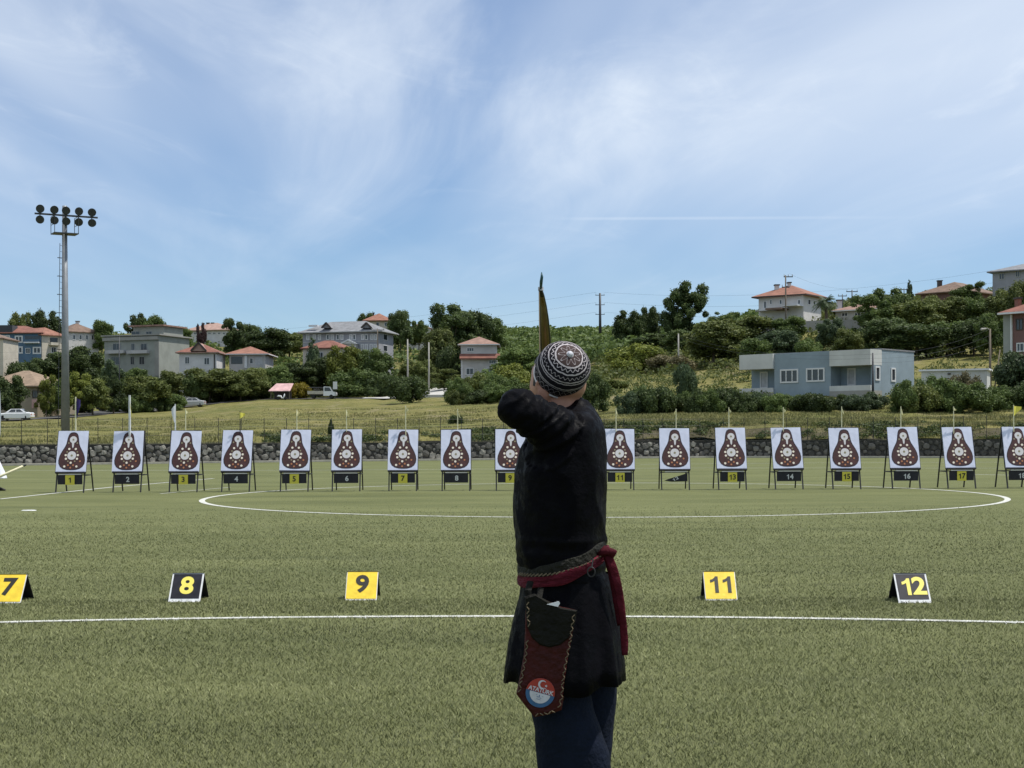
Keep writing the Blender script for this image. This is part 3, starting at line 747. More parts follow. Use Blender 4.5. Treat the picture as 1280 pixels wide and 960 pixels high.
for dx in (-.15, .15): lad.tube([mpt(-.30 + dx*.2, -.05 + dx, 2.0), mpt(-.17 + dx*.2, -.05 + dx, zpl - .5)], .016, 5)
z = 2.2
while z < zpl - .6:
    xl = -.30 + .13 * (z - 2) / (zpl - 2.5); lad.tube([mpt(xl - .03, -.20, z), mpt(xl + .03, .10, z)], .010, 5)
    if z > 4 and int(z / .33) % 3 == 0:
        lad.tube([mpt(xl - .20*math.sin(a), -.05 + .2*math.cos(a), z) for a in np.linspace(0, math.pi, 9)], .012, 5); lad.tube([mpt(xl, -.05, z), mpt(0, 0, z)], .012, 5)
    z += .33
lad.build('ladder', MATS['dark_steel'], T, mp0)
for i, a in enumerate((-1.35, -.62, .02, .68, 1.4)):
    for row, dz in ((0, .27), (1, -.30)):
        c_ = Vector((mp0.x, mp0.y, zarm + dz)) + ex * a - ey * .28
        dirv = (Vector((.35, -1.0, -.28 - .1*row + rng.uniform(-.1, .1))) + ex * rng.uniform(-.25, .25)).normalized()
        Mx = Matrix.Translation(c_) @ dirv.to_track_quat('Z', 'Y').to_matrix().to_4x4() @ Matrix.Scale(.9, 4)
        mb = MB(); mb.lathe([(.05, -.22), (.14, -.2), (.20, -.08), (.245, .06), (.25, .10), (.225, .10)], 16, Mx); lp = mb.build('lamp', MATS['dark_steel'], T, mp0, smooth=False)
        mb = MB(); mb.lathe([(.22, .075), (.16, .085), (.001, .09)], 16, Mx); mb.build('lamp_glass', MATS['lamp_glass'], lp, mp0)
        mb = MB(); mb.tube([c_ + ex*.0, Vector((c_.x, c_.y, zarm)) + ey*.08], .03, 6); mb.build('bracket', MATS['dark_steel'], lp, mp0)

# ================================================================== BUILDINGS
CAMP = Vector((0, 0, HC))
class Bld:
    def __init__(s, name, label, A, B, py_eave, depth, wallm, py_base=None, cat='house', zoff=0.0):
        (pa, da), (pb, db) = A, B
        s.a = P(pa, PYH, da); s.b = P(pb, PYH, db); s.a.z = s.b.z = 0
        s.ex = (s.b - s.a).normalized(); s.ln = (s.b - s.a).length; s.ey = Vector((-s.ex.y, s.ex.x, 0)); s.depth = depth
        s.zt = HC + (yh((pa + pb) / 2) - py_eave) * (da + db) / 2 / F
        c0 = s.a + s.ex * s.ln / 2 + s.ey * depth / 2
        gz = min(terr(p.x, p.y) for p in (s.a, s.b, s.a + s.ey * depth, s.b + s.ey * depth))
        s.z0 = gz - .3
        if py_base: s.z0 = min(s.z0, HC + (yh((pa + pb) / 2) - py_base) * (da + db) / 2 / F)
        s.org = Vector((c0.x, c0.y, s.z0))
        s.T = thing(name, label, cat, s.org)
        s.wallm = wallm
        mb = MB(); mb.obox(s.pt(0, 0, s.z0), s.ex * s.ln, s.ey * depth, (0, 0, s.zt - s.z0)); s.wall = s.put(mb, 'wall', wallm)
    def pt(s, u, v, z): return Vector((s.a.x, s.a.y, 0)) + s.ex * u + s.ey * v + Vector((0, 0, z))
    def put(s, mb, name, m_, parent=None): return mb.build(name, MATS[m_] if isinstance(m_, str) else m_, parent or s.T, s.org)
    def hit(s, px, py, side=None):
        d = P(px, py, 1.0) - CAMP
        if side is None: o, n_ = s.a, s.ey
        else: o, n_ = (s.b if side == 'R' else s.a), s.ex
        o = Vector((o.x, o.y, 0)); t_ = n_.dot(o - CAMP) / n_.dot(d); p = CAMP + d * t_
        r = p - Vector((s.a.x, s.a.y, 0)); return r.dot(s.ex), r.dot(s.ey), p.z
    def panel(s, name, m_, px0, py0, px1, py1, proud=.3, back=0.0, side=None, parent=None):
        """box standing out of the facade between two photo pixels"""
        a = s.hit(px0, py1, side); b_ = s.hit(px1, py0, side); mb = MB()
        if side is None: mb.obox(s.pt(a[0], -proud, a[2]), s.ex * (b_[0] - a[0]), s.ey * (proud + back), (0, 0, b_[2] - a[2]))
        else:
            sg = 1 if side == 'R' else -1; u0 = s.ln if side == 'R' else 0
            mb.obox(s.pt(u0 - sg*back, a[1], a[2]), s.ex * sg * (proud + back), s.ey * (b_[1] - a[1]), (0, 0, b_[2] - a[2]))
        return s.put(mb, name, m_, parent)
    def win(s, px0, py0, px1, py1, mull=1, fm='trim', gm='glass', fw=.09, side=None, name='window'):
        a = s.hit(px0, py1, side); b_ = s.hit(px1, py0, side); i = 0 if side is None else 1
        u0, u1 = sorted((a[i], b_[i])); z0, z1 = sorted((a[2], b_[2]))
        if side is None: q = lambda u, w_, z: s.pt(u, -w_, z); eu, ew = s.ex, -s.ey
        else:
            sg = 1 if side == 'R' else -1; uu = s.ln if side == 'R' else 0
            q = lambda u, w_, z: s.pt(uu + sg * w_, u, z); eu, ew = s.ey, s.ex * sg
        mb = MB(); d = .07
        mb.obox(q(u0, .0, z0), eu * (u1-u0), ew * d, (0, 0, fw)); mb.obox(q(u0, .0, z1 - fw), eu * (u1-u0), ew * d, (0, 0, fw))
        mb.obox(q(u0, .0, z0 + fw), eu * fw, ew * d, (0, 0, z1-z0-2*fw)); mb.obox(q(u1 - fw, .0, z0 + fw), eu * fw, ew * d, (0, 0, z1-z0-2*fw))
        for k in range(mull):
            u = u0 + (u1-u0) * (k+1)/(mull+1) - fw*.35; mb.obox(q(u, .0, z0 + fw), eu * fw*.7, ew * (d - .01), (0, 0, z1-z0-2*fw))
        w_ = s.put(mb, name, fm)
        mb = MB(); mb.obox(q(u0 + fw*.9, .0, z0 + fw*.9), eu * (u1-u0-1.8*fw), ew * .02, (0, 0, z1-z0-1.8*fw)); s.put(mb, 'pane', gm, w_)
    def hip(s, py_top, m_, over=.6, ridge=None, gable=False, px_mid=None, th=.18, fascia=None):
        h = (HC + (yh(640 + F * s.org.x / s.org.y) - py_top) * (s.org.y) / F) - s.zt if py_top else 1.5
        h = max(h, .4); o = over; l, d = s.ln, s.depth
        ins = min(l, d) / 2 if ridge is None else ridge
        if gable: ins = -o
        mb = MB(); e = [s.pt(-o, -o, s.zt), s.pt(l + o, -o, s.zt), s.pt(l + o, d + o, s.zt), s.pt(-o, d + o, s.zt)]
        if d <= l: r0, r1 = s.pt(ins, d/2, s.zt + h), s.pt(l - ins, d/2, s.zt + h); order = 0
        else: r0, r1 = s.pt(l/2, ins, s.zt + h), s.pt(l/2, d - ins, s.zt + h); order = 1
        if (r1 - r0).length < .25: r0 = r1 = (r0 + r1) / 2; r1 = r0 + (s.ex if not order else s.ey) * .25
        vs_ = [p - Vector((0, 0, th)) for p in e] + e + [r0, r1]
        fs = [(0, 3, 2, 1), (0, 1, 5, 4), (1, 2, 6, 5), (2, 3, 7, 6), (3, 0, 4, 7)]
        fs += [(4, 5, 9, 8), (5, 6, 9), (6, 7, 8, 9), (7, 4, 8)] if not order else [(4, 5, 8), (5, 6, 9, 8), (6, 7, 9), (7, 4, 8, 9)]
        for k in range(len(vs_)): vs_[k] = vs_[k] + Vector((0, 0, .004 + th))
        mb.add(vs_, fs); s.roof = s.put(mb, 'roof', m_)
        if fascia:
            mb = MB(); hh = th * .9
            for p, q in ((0, 1), (1, 2), (2, 3), (3, 0)):
                a = vs_[p]; b_ = vs_[q]; d_ = (b_ - a).normalized(); n_ = Vector((d_.y, -d_.x, 0)) * .04
                mb.obox(a + n_*.1, b_ - a, n_, (0, 0, hh))
            s.put(mb, 'gutter', fascia, s.roof)
        return s.roof
    def flat(s, m_, over=.15, h=.3):
        mb = MB(); mb.obox(s.pt(-over, -over, s.zt + .003), s.ex * (s.ln + 2*over), s.ey * (s.depth + 2*over), (0, 0, h)); s.roof = s.put(mb, 'roof', m_)
    def chimney(s, px, py0, py1, wpx=4, m_='wall_white', v=None, capm='dark_trim'):
        D = s.org.y; a = P(px - wpx/2, py1, D); b_ = P(px + wpx/2, py0, D); mb = MB()
        mb.box(a.x, D - .4, a.z - 1.2, b_.x, D + .4, b_.z); c_ = s.put(mb, 'chimney', m_, s.roof)
        mb = MB(); mb.box(a.x - .1, D - .5, b_.z + .003, b_.x + .1, D + .5, b_.z + .15); s.put(mb, 'chimney', capm, s.roof)
    def gable_dormer(s, px0, px1, py_base, py_top, m_, trimm='dark_trim', proud=.7):
        a = s.hit(px0, py_base); b_ = s.hit(px1, py_base); c_ = s.hit((px0+px1)/2, py_top); mb = MB()
        A_ = [s.pt(a[0], -proud, a[2]), s.pt(b_[0], -proud, b_[2]), s.pt((a[0]+b_[0])/2, -proud, c_[2])]
        B_ = [p + s.ey * (proud + s.depth * .4) for p in A_]
        mb.add(A_ + B_, [(0, 1, 2), (5, 4, 3), (0, 3, 4, 1), (1, 4, 5, 2), (2, 5, 3, 0)]); g = s.put(mb, 'dormer', m_, s.roof)
        mb = MB()
        for p, q in ((0, 2), (1, 2)): mb.bar(A_[p] - s.ey*.06, A_[q] - s.ey*.06, .28, .3, up=s.ey)
        s.put(mb, 'bargeboard', trimm, s.roof)

# ---- left side
h = Bld('cream_house', 'cream house wall cut by the left edge beside the blue house', (-40, 262), (4.5, 262), 424, 8, 'wall_cream', 475); h.hip(417, 'roof_brown', .3); h.win(-14, 432, -6, 442)
h = Bld('blue_house', 'blue two storey house with white window frames at far left', (-25, 300), (52, 300), 417, 9, 'wall_blue', 475); h.hip(408.5, 'roof_red', .5)
for wv in ((1, 419, 12.5, 430), (18.5, 419.5, 28.5, 428.5), (18.5, 433, 28.5, 442), (41, 433.5, 51.5, 442.5), (1, 434, 10, 442)): h.win(*wv, mull=1, fw=.25)
h.panel('loggia', 'glass', 31, 420, 50, 424.5, .04); h.panel('balcony', 'trim', 31, 427.5, 50, 429.2, .9); h.panel('balcony', 'wall_blue', 31, 424.6, 50, 427.4, .85); h.win(32, 435, 38, 442)
h.panel('dormer', 'wall_slate', -14, 406.5, 16, 416.5, .3, 3, parent=h.roof); h.win(-4, 408.5, 3.5, 414); h.win(7, 408.5, 15, 414)
h = Bld('beige_house', 'beige house with dark upper balcony right of the blue house', (53, 300), (79, 304), 420, 9, 'wall_cream', 475); h.hip(411, 'roof_orange', .5)
h.panel('loggia', 'glass', 62.5, 422.5, 72, 428.5, .05); h.panel('balcony', 'wall_cream', 61, 428.6, 73, 431.5, .8); h.win(64, 434, 70, 441)
h = Bld('old_house', 'old tan house with weathered brown tiled roof at left behind white car', (-30, 206), (47, 203), 484.5, 9, 'wall_tan', 530); h.hip(465, 'roof_old', .7)
h.panel('door', 'roof_pink', 40, 499, 47.5, 510, .06); h.win(40.5, 488, 47, 497.5, fm='dark_trim'); h.win(22, 489, 29, 499, fm='dark_trim')
h = Bld('white_house', 'white houses with grey brown roof just right of the floodlight mast', (86, 345), (124, 350), 416, 9, 'wall_white', 445); h.hip(405.5, 'roof_brown', .5)
for x in (91, 99, 107, 114, 119.5): h.win(x, 418.5, x + 3.2, 425, mull=0, fw=.12)
h.chimney(97, 402, 407, 4)
h = Bld('grey_apartment', 'grey green concrete apartment block with balconies and setback top floor', (131, 288), (199, 284), 420, 11, 'wall_greygreen', 475, 'building'); h.flat('concrete', .5, .25)
h.panel('parapet', 'concrete', 129.5, 420.4, 198.8, 426.5, .45)
for x0, x1, y0, y1 in ((141, 151, 429, 438), (164, 168.5, 429, 438), (176, 184, 429, 438), (163, 168, 445.5, 456), (174, 181, 445.5, 456), (139, 150, 446, 456)): h.win(x0, y0, x1, y1, 1, 'wall_grey')
h.panel('balcony', 'wall_pale', 135.5, 437.8, 158, 442.5, 1.1); h.panel('balcony', 'wall_pale', 162, 437.8, 187, 442.5, 1.1); h.panel('pilaster', 'concrete', 194, 427, 199, 470, .15)
mb = MB(); c_ = h.hit(160, 420); d_ = h.hit(198, 408); mb.obox(h.pt(c_[0], 1.8, h.zt + .26), h.ex * (d_[0] - c_[0]), h.ey * 7, (0, 0, d_[2] - c_[2] - .1)); top = h.put(mb, 'top_floor', 'wall_greygreen')
mb = MB(); mb.obox(h.pt(c_[0] - .7, 1.0, d_[2] + .18), h.ex * (d_[0] - c_[0] + 1.2), h.ey * 8.6, (0, 0, .28)); h.put(mb, 'roof_slab', 'roof_dull')
h.a = h.a + h.ey * 1.8; h.win(164.5, 413.8, 175, 419.2, 1, 'wall_grey'); h.win(182.5, 413.8, 190, 419.2, 1, 'wall_grey')
h = Bld('slate_house', 'dark slate house with white windows and red roof beside grey apartment', (199.5, 292), (225, 296), 424, 9, 'wall_slate', 475); h.hip(413, 'roof_red', .7)
for wv in ((204, 425.5, 212, 432.5), (204, 439, 212, 446.5), (204, 453, 212, 459), (217.5, 426, 220.5, 432.5)): h.win(*wv, mull=1, gm='curtain', fw=.14)
h.panel('balcony', 'wall_slate', 215, 436, 225, 440, .8)
h = Bld('gabled_white_house', 'white house with red hip roof and dark edged triangular dormer', (224.5, 256), (271, 256), 441.5, 8, 'wall_white', 476); h.hip(431, 'roof_red', .55, fascia='roof_pale')
h.gable_dormer(239.5, 259, 439, 428.5, 'roof_pale'); h.win(247.5, 432.5, 251.5, 436.5, 0, 'dark_trim'); h.win(231, 446, 237, 455); h.win(255, 447, 262, 456); h.panel('drainpipe', 'dark_trim', 267.5, 442.5, 268.8, 470, .12)
h = Bld('long_white_building', 'long white building with low red roof and chimneys on left skyline', (233, 395), (284, 392), 413.5, 10, 'wall_white', 428, 'building'); h.hip(404.5, 'roof_pale', .8)
for x in range(236, 282, 6): h.win(x, 415, x + 4, 418.6, 1, fw=.15)
h.chimney(254, 404.5, 408, 2.4, 'dark_trim'); h.chimney(260, 404, 408, 3.5, 'dark_trim'); h.chimney(266, 404, 408, 3, 'dark_trim')
h = Bld('low_house', 'low pale house with pale red hip roof above the olive trees', (287, 262), (332, 262), 443.5, 9, 'wall_pale', 475); h.hip(434.8, 'roof_orange', .7, fascia='trim')
h.panel('window_band', 'glass', 289, 446, 303, 455, .05); h.panel('pillar', 'trim', 306, 444.5, 309, 460, .3); h.win(312, 447.5, 316.5, 455, 0); h.panel('porch', 'curtain', 319, 446.5, 328, 456, .06)
h = Bld('school_building', 'large grey two storey building with grey roof and paired gables', (379, 291), (474, 287), 416, 8.5, 'wall_school', 480, 'building'); h.hip(403, 'roof_grey', .9, fascia='wall_grey')
for x0 in (383, 391, 397.5, 408, 413.5, 420.5, 425.5, 436.5, 441, 451.5, 456, 463, 467.5): h.win(x0, 417.8, x0 + 3.8, 425, 0, fw=.14, gm='curtain' if int(x0) % 3 else 'glass')
for x0 in (451, 456, 462, 467): h.win(x0, 430, x0 + 4, 439.5, 0, fw=.14, gm='curtain')
for x0 in (383, 391, 398, 451, 462): h.win(x0, 445, x0 + 4, 454, 0, fw=.14)
h.gable_dormer(403, 414.5, 410, 403.5, 'roof_grey', 'dark_trim', .4); h.gable_dormer(452.5, 465.5, 410, 403.5, 'roof_grey', 'dark_trim', .4)
h.panel('skylight', 'roof_light', 386, 406, 397, 408.5, .1, .5, parent=h.roof); h.panel('band', 'wall_pale', 379.2, 426.8, 473.8, 428, .08)
h.panel('portico', 'wall_pale', 431.5, 430, 448, 458, 1.6); h.gable_dormer(430.5, 449, 430.2, 425.8, 'roof_light', 'trim', 1.9)
for y0 in (418, 432): h.win(479, y0, 484, y0 + 7, 0, side='R')
h = Bld('red_roofed_annex', 'low annex with red roof in front of large grey building', (379, 272), (428, 270), 436, 6, 'wall_cream', 478, 'building'); h.hip(427, 'roof_red', .4); h.win(384, 440, 390, 448); h.win(398, 440, 404, 448)
h = Bld('orange_roofed_house', 'cream house with orange hip roof rising behind large grey building', (457.5, 350), (489, 350), 401.5, 9, 'wall_cream', 425); h.hip(393.2, 'roof_orange', .7); h.win(470, 403, 474, 408, 0); h.win(480.5, 403, 484, 408, 0); h.chimney(467, 391.5, 396, 1.6, 'dark_trim')
h = Bld('small_white_house', 'small white house with flat dark roof between tall trees', (510, 352), (538.5, 352), 411.3, 7, 'wall_white', 432); h.hip(405.5, 'roof_brown', .4); h.win(527, 416, 536, 422, 2); h.panel('cornice', 'trim', 509.5, 411.4, 539, 413.5, .2)
h = Bld('two_storey_house', 'pale two storey house with brown hip roof and tiled skirt roof', (576.5, 262), (621.5, 262), 431.5, 8, 'wall_pale', 490); h.hip(422.4, 'roof_dull', .5, fascia='trim')
mb = MB(); a = h.hit(576.5, 448); b_ = h.hit(624, 442)
mb.add([h.pt(-.2, -1.0, a[2]), h.pt(h.ln + .6, -1.0, a[2]), h.pt(h.ln + .6, -.01, b_[2]), h.pt(-.2, -.01, b_[2]), h.pt(-.2, -1.0, a[2] - .2), h.pt(h.ln + .6, -1.0, a[2] - .2), h.pt(h.ln + .6, -.01, a[2] - .2), h.pt(-.2, -.01, a[2] - .2)],
       [(0, 1, 2, 3), (4, 7, 6, 5), (0, 4, 5, 1), (1, 5, 6, 2), (2, 6, 7, 3), (3, 7, 4, 0)]); h.put(mb, 'skirt_roof', 'roof_red')
h.win(583.5, 434.5, 592.5, 439.5, 2); h.win(611, 449.5, 620, 455, 2); h.win(582.5, 460, 592, 468.5, 1); h.win(607.5, 460, 617, 466, 1); h.panel('drainpipe', 'trim', 577, 448.5, 578, 488, .12)
# open shed
sa_, sb_ = P(341, 497, 246), P(362.5, 497, 246); sz = terr((sa_.x + sb_.x)/2, 246) - .05
T = thing('open_shed', 'small open shed with pink mono pitch roof at meadow edge', 'shed', ((sa_.x + sb_.x)/2, 246, sz)); so = T.location.copy()
mb = MB(); zl = Zat(352, 488.5, 245); zh_ = Zat(352, 479, 247); mb.add([(sa_.x - .5, 244.6, zl), (sb_.x + .2, 244.6, zl), (sb_.x + .3, 248, zh_), (sa_.x + .3, 248, zh_), (sa_.x - .5, 244.6, zl - .12), (sb_.x + .2, 244.6, zl - .12), (sb_.x + .3, 248, zh_ - .12), (sa_.x + .3, 248, zh_ - .12)],
    [(0, 1, 2, 3), (4, 7, 6, 5), (0, 4, 5, 1), (1, 5, 6, 2), (2, 6, 7, 3), (3, 7, 4, 0)]); mb.build('roof', MATS['roof_pink'], T, so)
for x in (sa_.x - .2, sb_.x):
    mb = MB(); mb.box(x, 244.9, sz, x + .12, 245.02, zl - .125); mb.build('post', MATS['wood_pole'], T, so)
mb = MB(); mb.box(sa_.x, 247.6, sz, sb_.x, 247.75, zh_ - .2); mb.build('back_wall', MATS['dark_trim'], T, so)
# motorbike-like white bundle beside the shed: a parked scooter
c0 = P(352, 494, 243.5); c0.z = terr(c0.x, c0.y)
T = thing('parked_scooter', 'white scooter parked under the pink shed roof', 'scooter', c0); o = c0
for dx in (-.6, .6):
    mb = MB(); mb.lathe([(.02, -.06), (.24, -.06), (.28, 0), (.24, .06), (.02, .06)], 14, Matrix.Translation(c0 + Vector((dx, 0, .28))) @ Matrix.Rotation(R(90), 4, 'X')); mb.build('wheel', MATS['tyre'], T, o)
mb = MB(); mb.tube([c0 + Vector(p) for p in ((-.75, 0, .62), (-.5, 0, .7), (-.1, 0, .62), (.0, 0, .38), (.3, 0, .36), (.42, 0, .7), (.5, 0, 1.05))], [.05, .17, .16, .12, .12, .14, .06], 8); mb.build('body', MATS['car_white'], T, o, smooth=True)
mb = MB(); mb.tube([c0 + Vector(p) for p in ((-.65, 0, .80), (-.3, 0, .84), (-.05, 0, .78))], [.06, .12, .07], 8); mb.build('seat', MATS['tyre'], T, o)
mb = MB(); mb.tube([c0 + Vector(p) for p in ((.45, -.32, 1.1), (.52, 0, 1.05), (.45, .32, 1.1))], .025, 6); mb.build('handlebar', MATS['dark_steel'], T, o)

# ---- right side
h = Bld('hilltop_villa', 'white hilltop villa with orange red hip roof left of palm tree', (949, 214), (1005, 210), 371, 6.2, 'wall_white', 412); h.hip(358.5, 'roof_orange', .75, fascia='dark_trim')
for wv in ((954.5, 376, 958.5, 386), (962, 374, 965.5, 381), (974, 374, 978, 381), (997, 374, 1001, 381)): h.win(*wv, mull=0, fw=.12)
for wv in ((1009.5, 374, 1013, 381), (1016.5, 375.5, 1019, 381.5)): h.win(*wv, mull=0, fw=.12, side='R')
h.panel('balcony', 'trim', 984, 382, 1004.5, 384.2, 2.2); h.panel('balcony', 'wall_white', 950, 388, 972, 390, 1.6); h.panel('porch_roof', 'roof_brown', 966, 385.5, 986, 389, 2.5)
h.chimney(971, 357, 362, 5); h.chimney(986.5, 354, 360, 3.5)
h = Bld('retaining_wall', 'tall grey concrete retaining wall below the hilltop villa', (955, 204), (1078, 198), 401, .6, 'concrete', 440, 'wall')
for x in range(965, 1078, 9): h.panel('joint', 'wall_grey', x, 401.3, x + .6, 438, .04)
h = Bld('low_villa', 'low hillside house with brown roof and white chimney right of palm', (1045, 218), (1100, 214), 388.5, 8, 'wall_pale', 402); h.hip(380, 'roof_dull', .6, fascia='trim'); h.chimney(1049, 376, 386, 5.5, 'wall_white')
h.win(1052, 390.5, 1060, 396); h.win(1068, 390.5, 1076, 396)
h = Bld('brown_roofed_house', 'house with dull brown hip roof and dark chimney on right skyline', (1152, 268), (1207, 262), 366.5, 12, 'wall_brick', 395); h.hip(354.5, 'roof_brown', .8); h.chimney(1174.5, 351.5, 357, 5, 'dark_trim'); h.win(1192, 369, 1200, 375)
h = Bld('grey_corner_house', 'pale grey three storey house in the upper right corner', (1241.5, 240), (1330, 233), 338, 10, 'wall_school', 385); h.hip(328, 'roof_grey', .7)
for wv in ((1248.5, 341, 1256, 350), (1269, 338, 1275.5, 347), (1249, 358.5, 1256.5, 366), (1269, 357, 1275.5, 364)): h.win(*wv, mull=1, fm='wall_grey', fw=.15)
h = Bld('brick_house', 'brick house with red tiled roof cut by the right edge', (1263.5, 134), (1335, 130), 391, 8, 'wall_brick', 448); h.hip(372, 'roof_red', .8, gable=False, fascia='trim')
h.panel('corner_wall', 'wall_greygreen', 1254.5, 391.6, 1263, 444, .05, 6); h.panel('drainpipe', 'trim', 1264.3, 392, 1265.8, 441, .2); h.win(1270, 398, 1279, 413, 1, 'dark_trim'); h.win(1271, 428, 1284, 440, 2); h.win(1288, 398, 1298, 413, 1); h.chimney(1272.5, 374, 380, 5, 'roof_red')
h = Bld('site_container', 'white flat roofed site container behind bushes at right', (1152, 119), (1234, 117), 463.5, 2.6, 'wall_panel', 496, 'container'); h.flat('roof_light', .18, .14)
for x in range(1160, 1234, 8): h.panel('rib', 'wall_panel', x, 465, x + .8, 490, .05)
h.panel('vent', 'dark_trim', 1184.5, 466.5, 1188.5, 468.3, .08)
# blue grey bungalow with two porches
h = Bld('blue_bungalow', 'blue grey single storey house with white porch fascias below the hill', (926.5, 134), (1090, 125), 440.6, 7.4, 'wall_bluegrey', 494)
h.T['label'] = 'blue grey single storey house with white porch fascias below the hill'
# split the front into solid middle and two recessed porches: rebuild the wall
bpy.data.objects.remove(h.wall, do_unlink=True)
u1 = h.hit(968, 470)[0]; u2 = h.hit(1038.5, 470)[0]; RC = 1.7
mb = MB(); mb.obox(h.pt(u1, 0, h.z0), h.ex * (u2 - u1), h.ey * RC, (0, 0, h.zt - h.z0)); h.put(mb, 'wall', 'wall_bluegrey')
mb = MB(); mb.obox(h.pt(0, RC + .003, h.z0), h.ex * h.ln, h.ey * (h.depth - RC), (0, 0, h.zt - h.z0)); h.put(mb, 'wall', 'wall_bluegrey')
mb = MB(); mb.obox(h.pt(h.ln - .25, 0.3, h.z0), h.ex * .25, h.ey * (RC - .31), (0, 0, h.zt - h.z0 - .9)); h.put(mb, 'wall', 'wall_bluegrey')
zf0 = h.hit(1064, 457)[2]; zr0 = h.hit(1064, 482)[2]; zr1 = h.hit(1064, 488.5)[2]
for ua, ub in ((0, u1 - .01), (u2 + .01, h.ln + .02)):
    mb = MB(); mb.obox(h.pt(ua, -.25, zf0), h.ex * (ub - ua), h.ey * (RC + .24), (0, 0, h.zt - zf0 + .02)); h.put(mb, 'fascia', 'wall_panel')
    mb = MB(); mb.obox(h.pt(ua, -.25, h.z0), h.ex * (ub - ua), h.ey * (RC + .24), (0, 0, zr1 - h.z0)); h.put(mb, 'porch_floor', 'concrete')
    mb = MB(); mb.obox(h.pt(ua, -.25, zr1 + .003), h.ex * (ub - ua), h.ey * .18, (0, 0, zr0 - zr1)); h.put(mb, 'porch_wall', 'wall_panel')
mb = MB(); mb.obox(h.pt(-.05, RC - .02, h.zt + .024), h.ex * (h.ln + .1), h.ey * (h.depth - RC + .1), (0, 0, .12)); h.put(mb, 'roof', 'roof_grey')
h.win(975.5, 461, 998, 479, 2, fw=.13); h.win(1008, 459.5, 1031, 477.5, 2, fw=.13)
sv = h.a.copy(); h.a = h.a + h.ey * (RC + .003)
h.win(950.5, 464.5, 960, 485.5, 0, fw=.1, gm='curtain', name='door'); h.win(1059.5, 460, 1070, 482, 0, fw=.12, gm='curtain', name='door'); h.win(1042.5, 464, 1047, 482, 0, fw=.1)
h.a = sv
h.win(1093.8, 458, 1099.5, 475.5, 0, fw=.13, side='R'); h.win(1113.5, 460, 1119, 477, 0, fw=.13, side='R')

# concrete ramp, track
def ribbon(name, m_, pts, wid, lift=.10, n=8):
    mb = MB(); A = []
    fine_ = []
    for a, b_ in zip(pts[:-1], pts[1:]):
        for k in range(n): fine_.append((a[0] + (b_[0]-a[0])*k/n, a[1] + (b_[1]-a[1])*k/n))
    fine_.append(pts[-1]); W_ = [Vector(((px - 640)*d/F, d, 0)) for px, d in fine_]
    vs_ = []; fs = []
    for i, p in enumerate(W_):
        d = (W_[min(i+1, len(W_)-1)] - W_[max(i-1, 0)]).normalized(); n_ = Vector((-d.y, d.x, 0))
        for k in range(4):
            q = p + n_ * wid * (k/3 - .5); vs_.append((q.x, q.y, terr(q.x, q.y) + lift))
    for i in range(len(W_) - 1):
        for k in range(3): a = i*4 + k; fs.append((a, a+4, a+5, a+1))
    mb.add(vs_, fs); return tag(mb.build(name, MATS[m_]), kind='structure')
M('asphalt', (0.07, 0.068, 0.064), .9, .2, 2); M('pale_concrete', (0.44, 0.43, 0.40), .85, .12, .6)
ribbon('road', 'asphalt', [(-200, 188), (0, 188), (70, 196), (190, 236), (330, 249), (430, 249), (500, 243)], 6)
ribbon('concrete_track', 'pale_concrete', [(455, 246), (480, 246), (530, 236), (548, 237), (562, 262)], 7, .16)
a = P(526, 501, 228); b_ = P(556, 501, 228)
mb = MB(); mb.box(a.x, 228, terr(a.x, 228) - 1, b_.x, 236, Zat(540, 493.5, 228)); tag(mb.build('concrete_slab', MATS['pale_concrete'], origin=Vector(((a.x+b_.x)/2, 232, terr(a.x, 232)))), kind='structure')

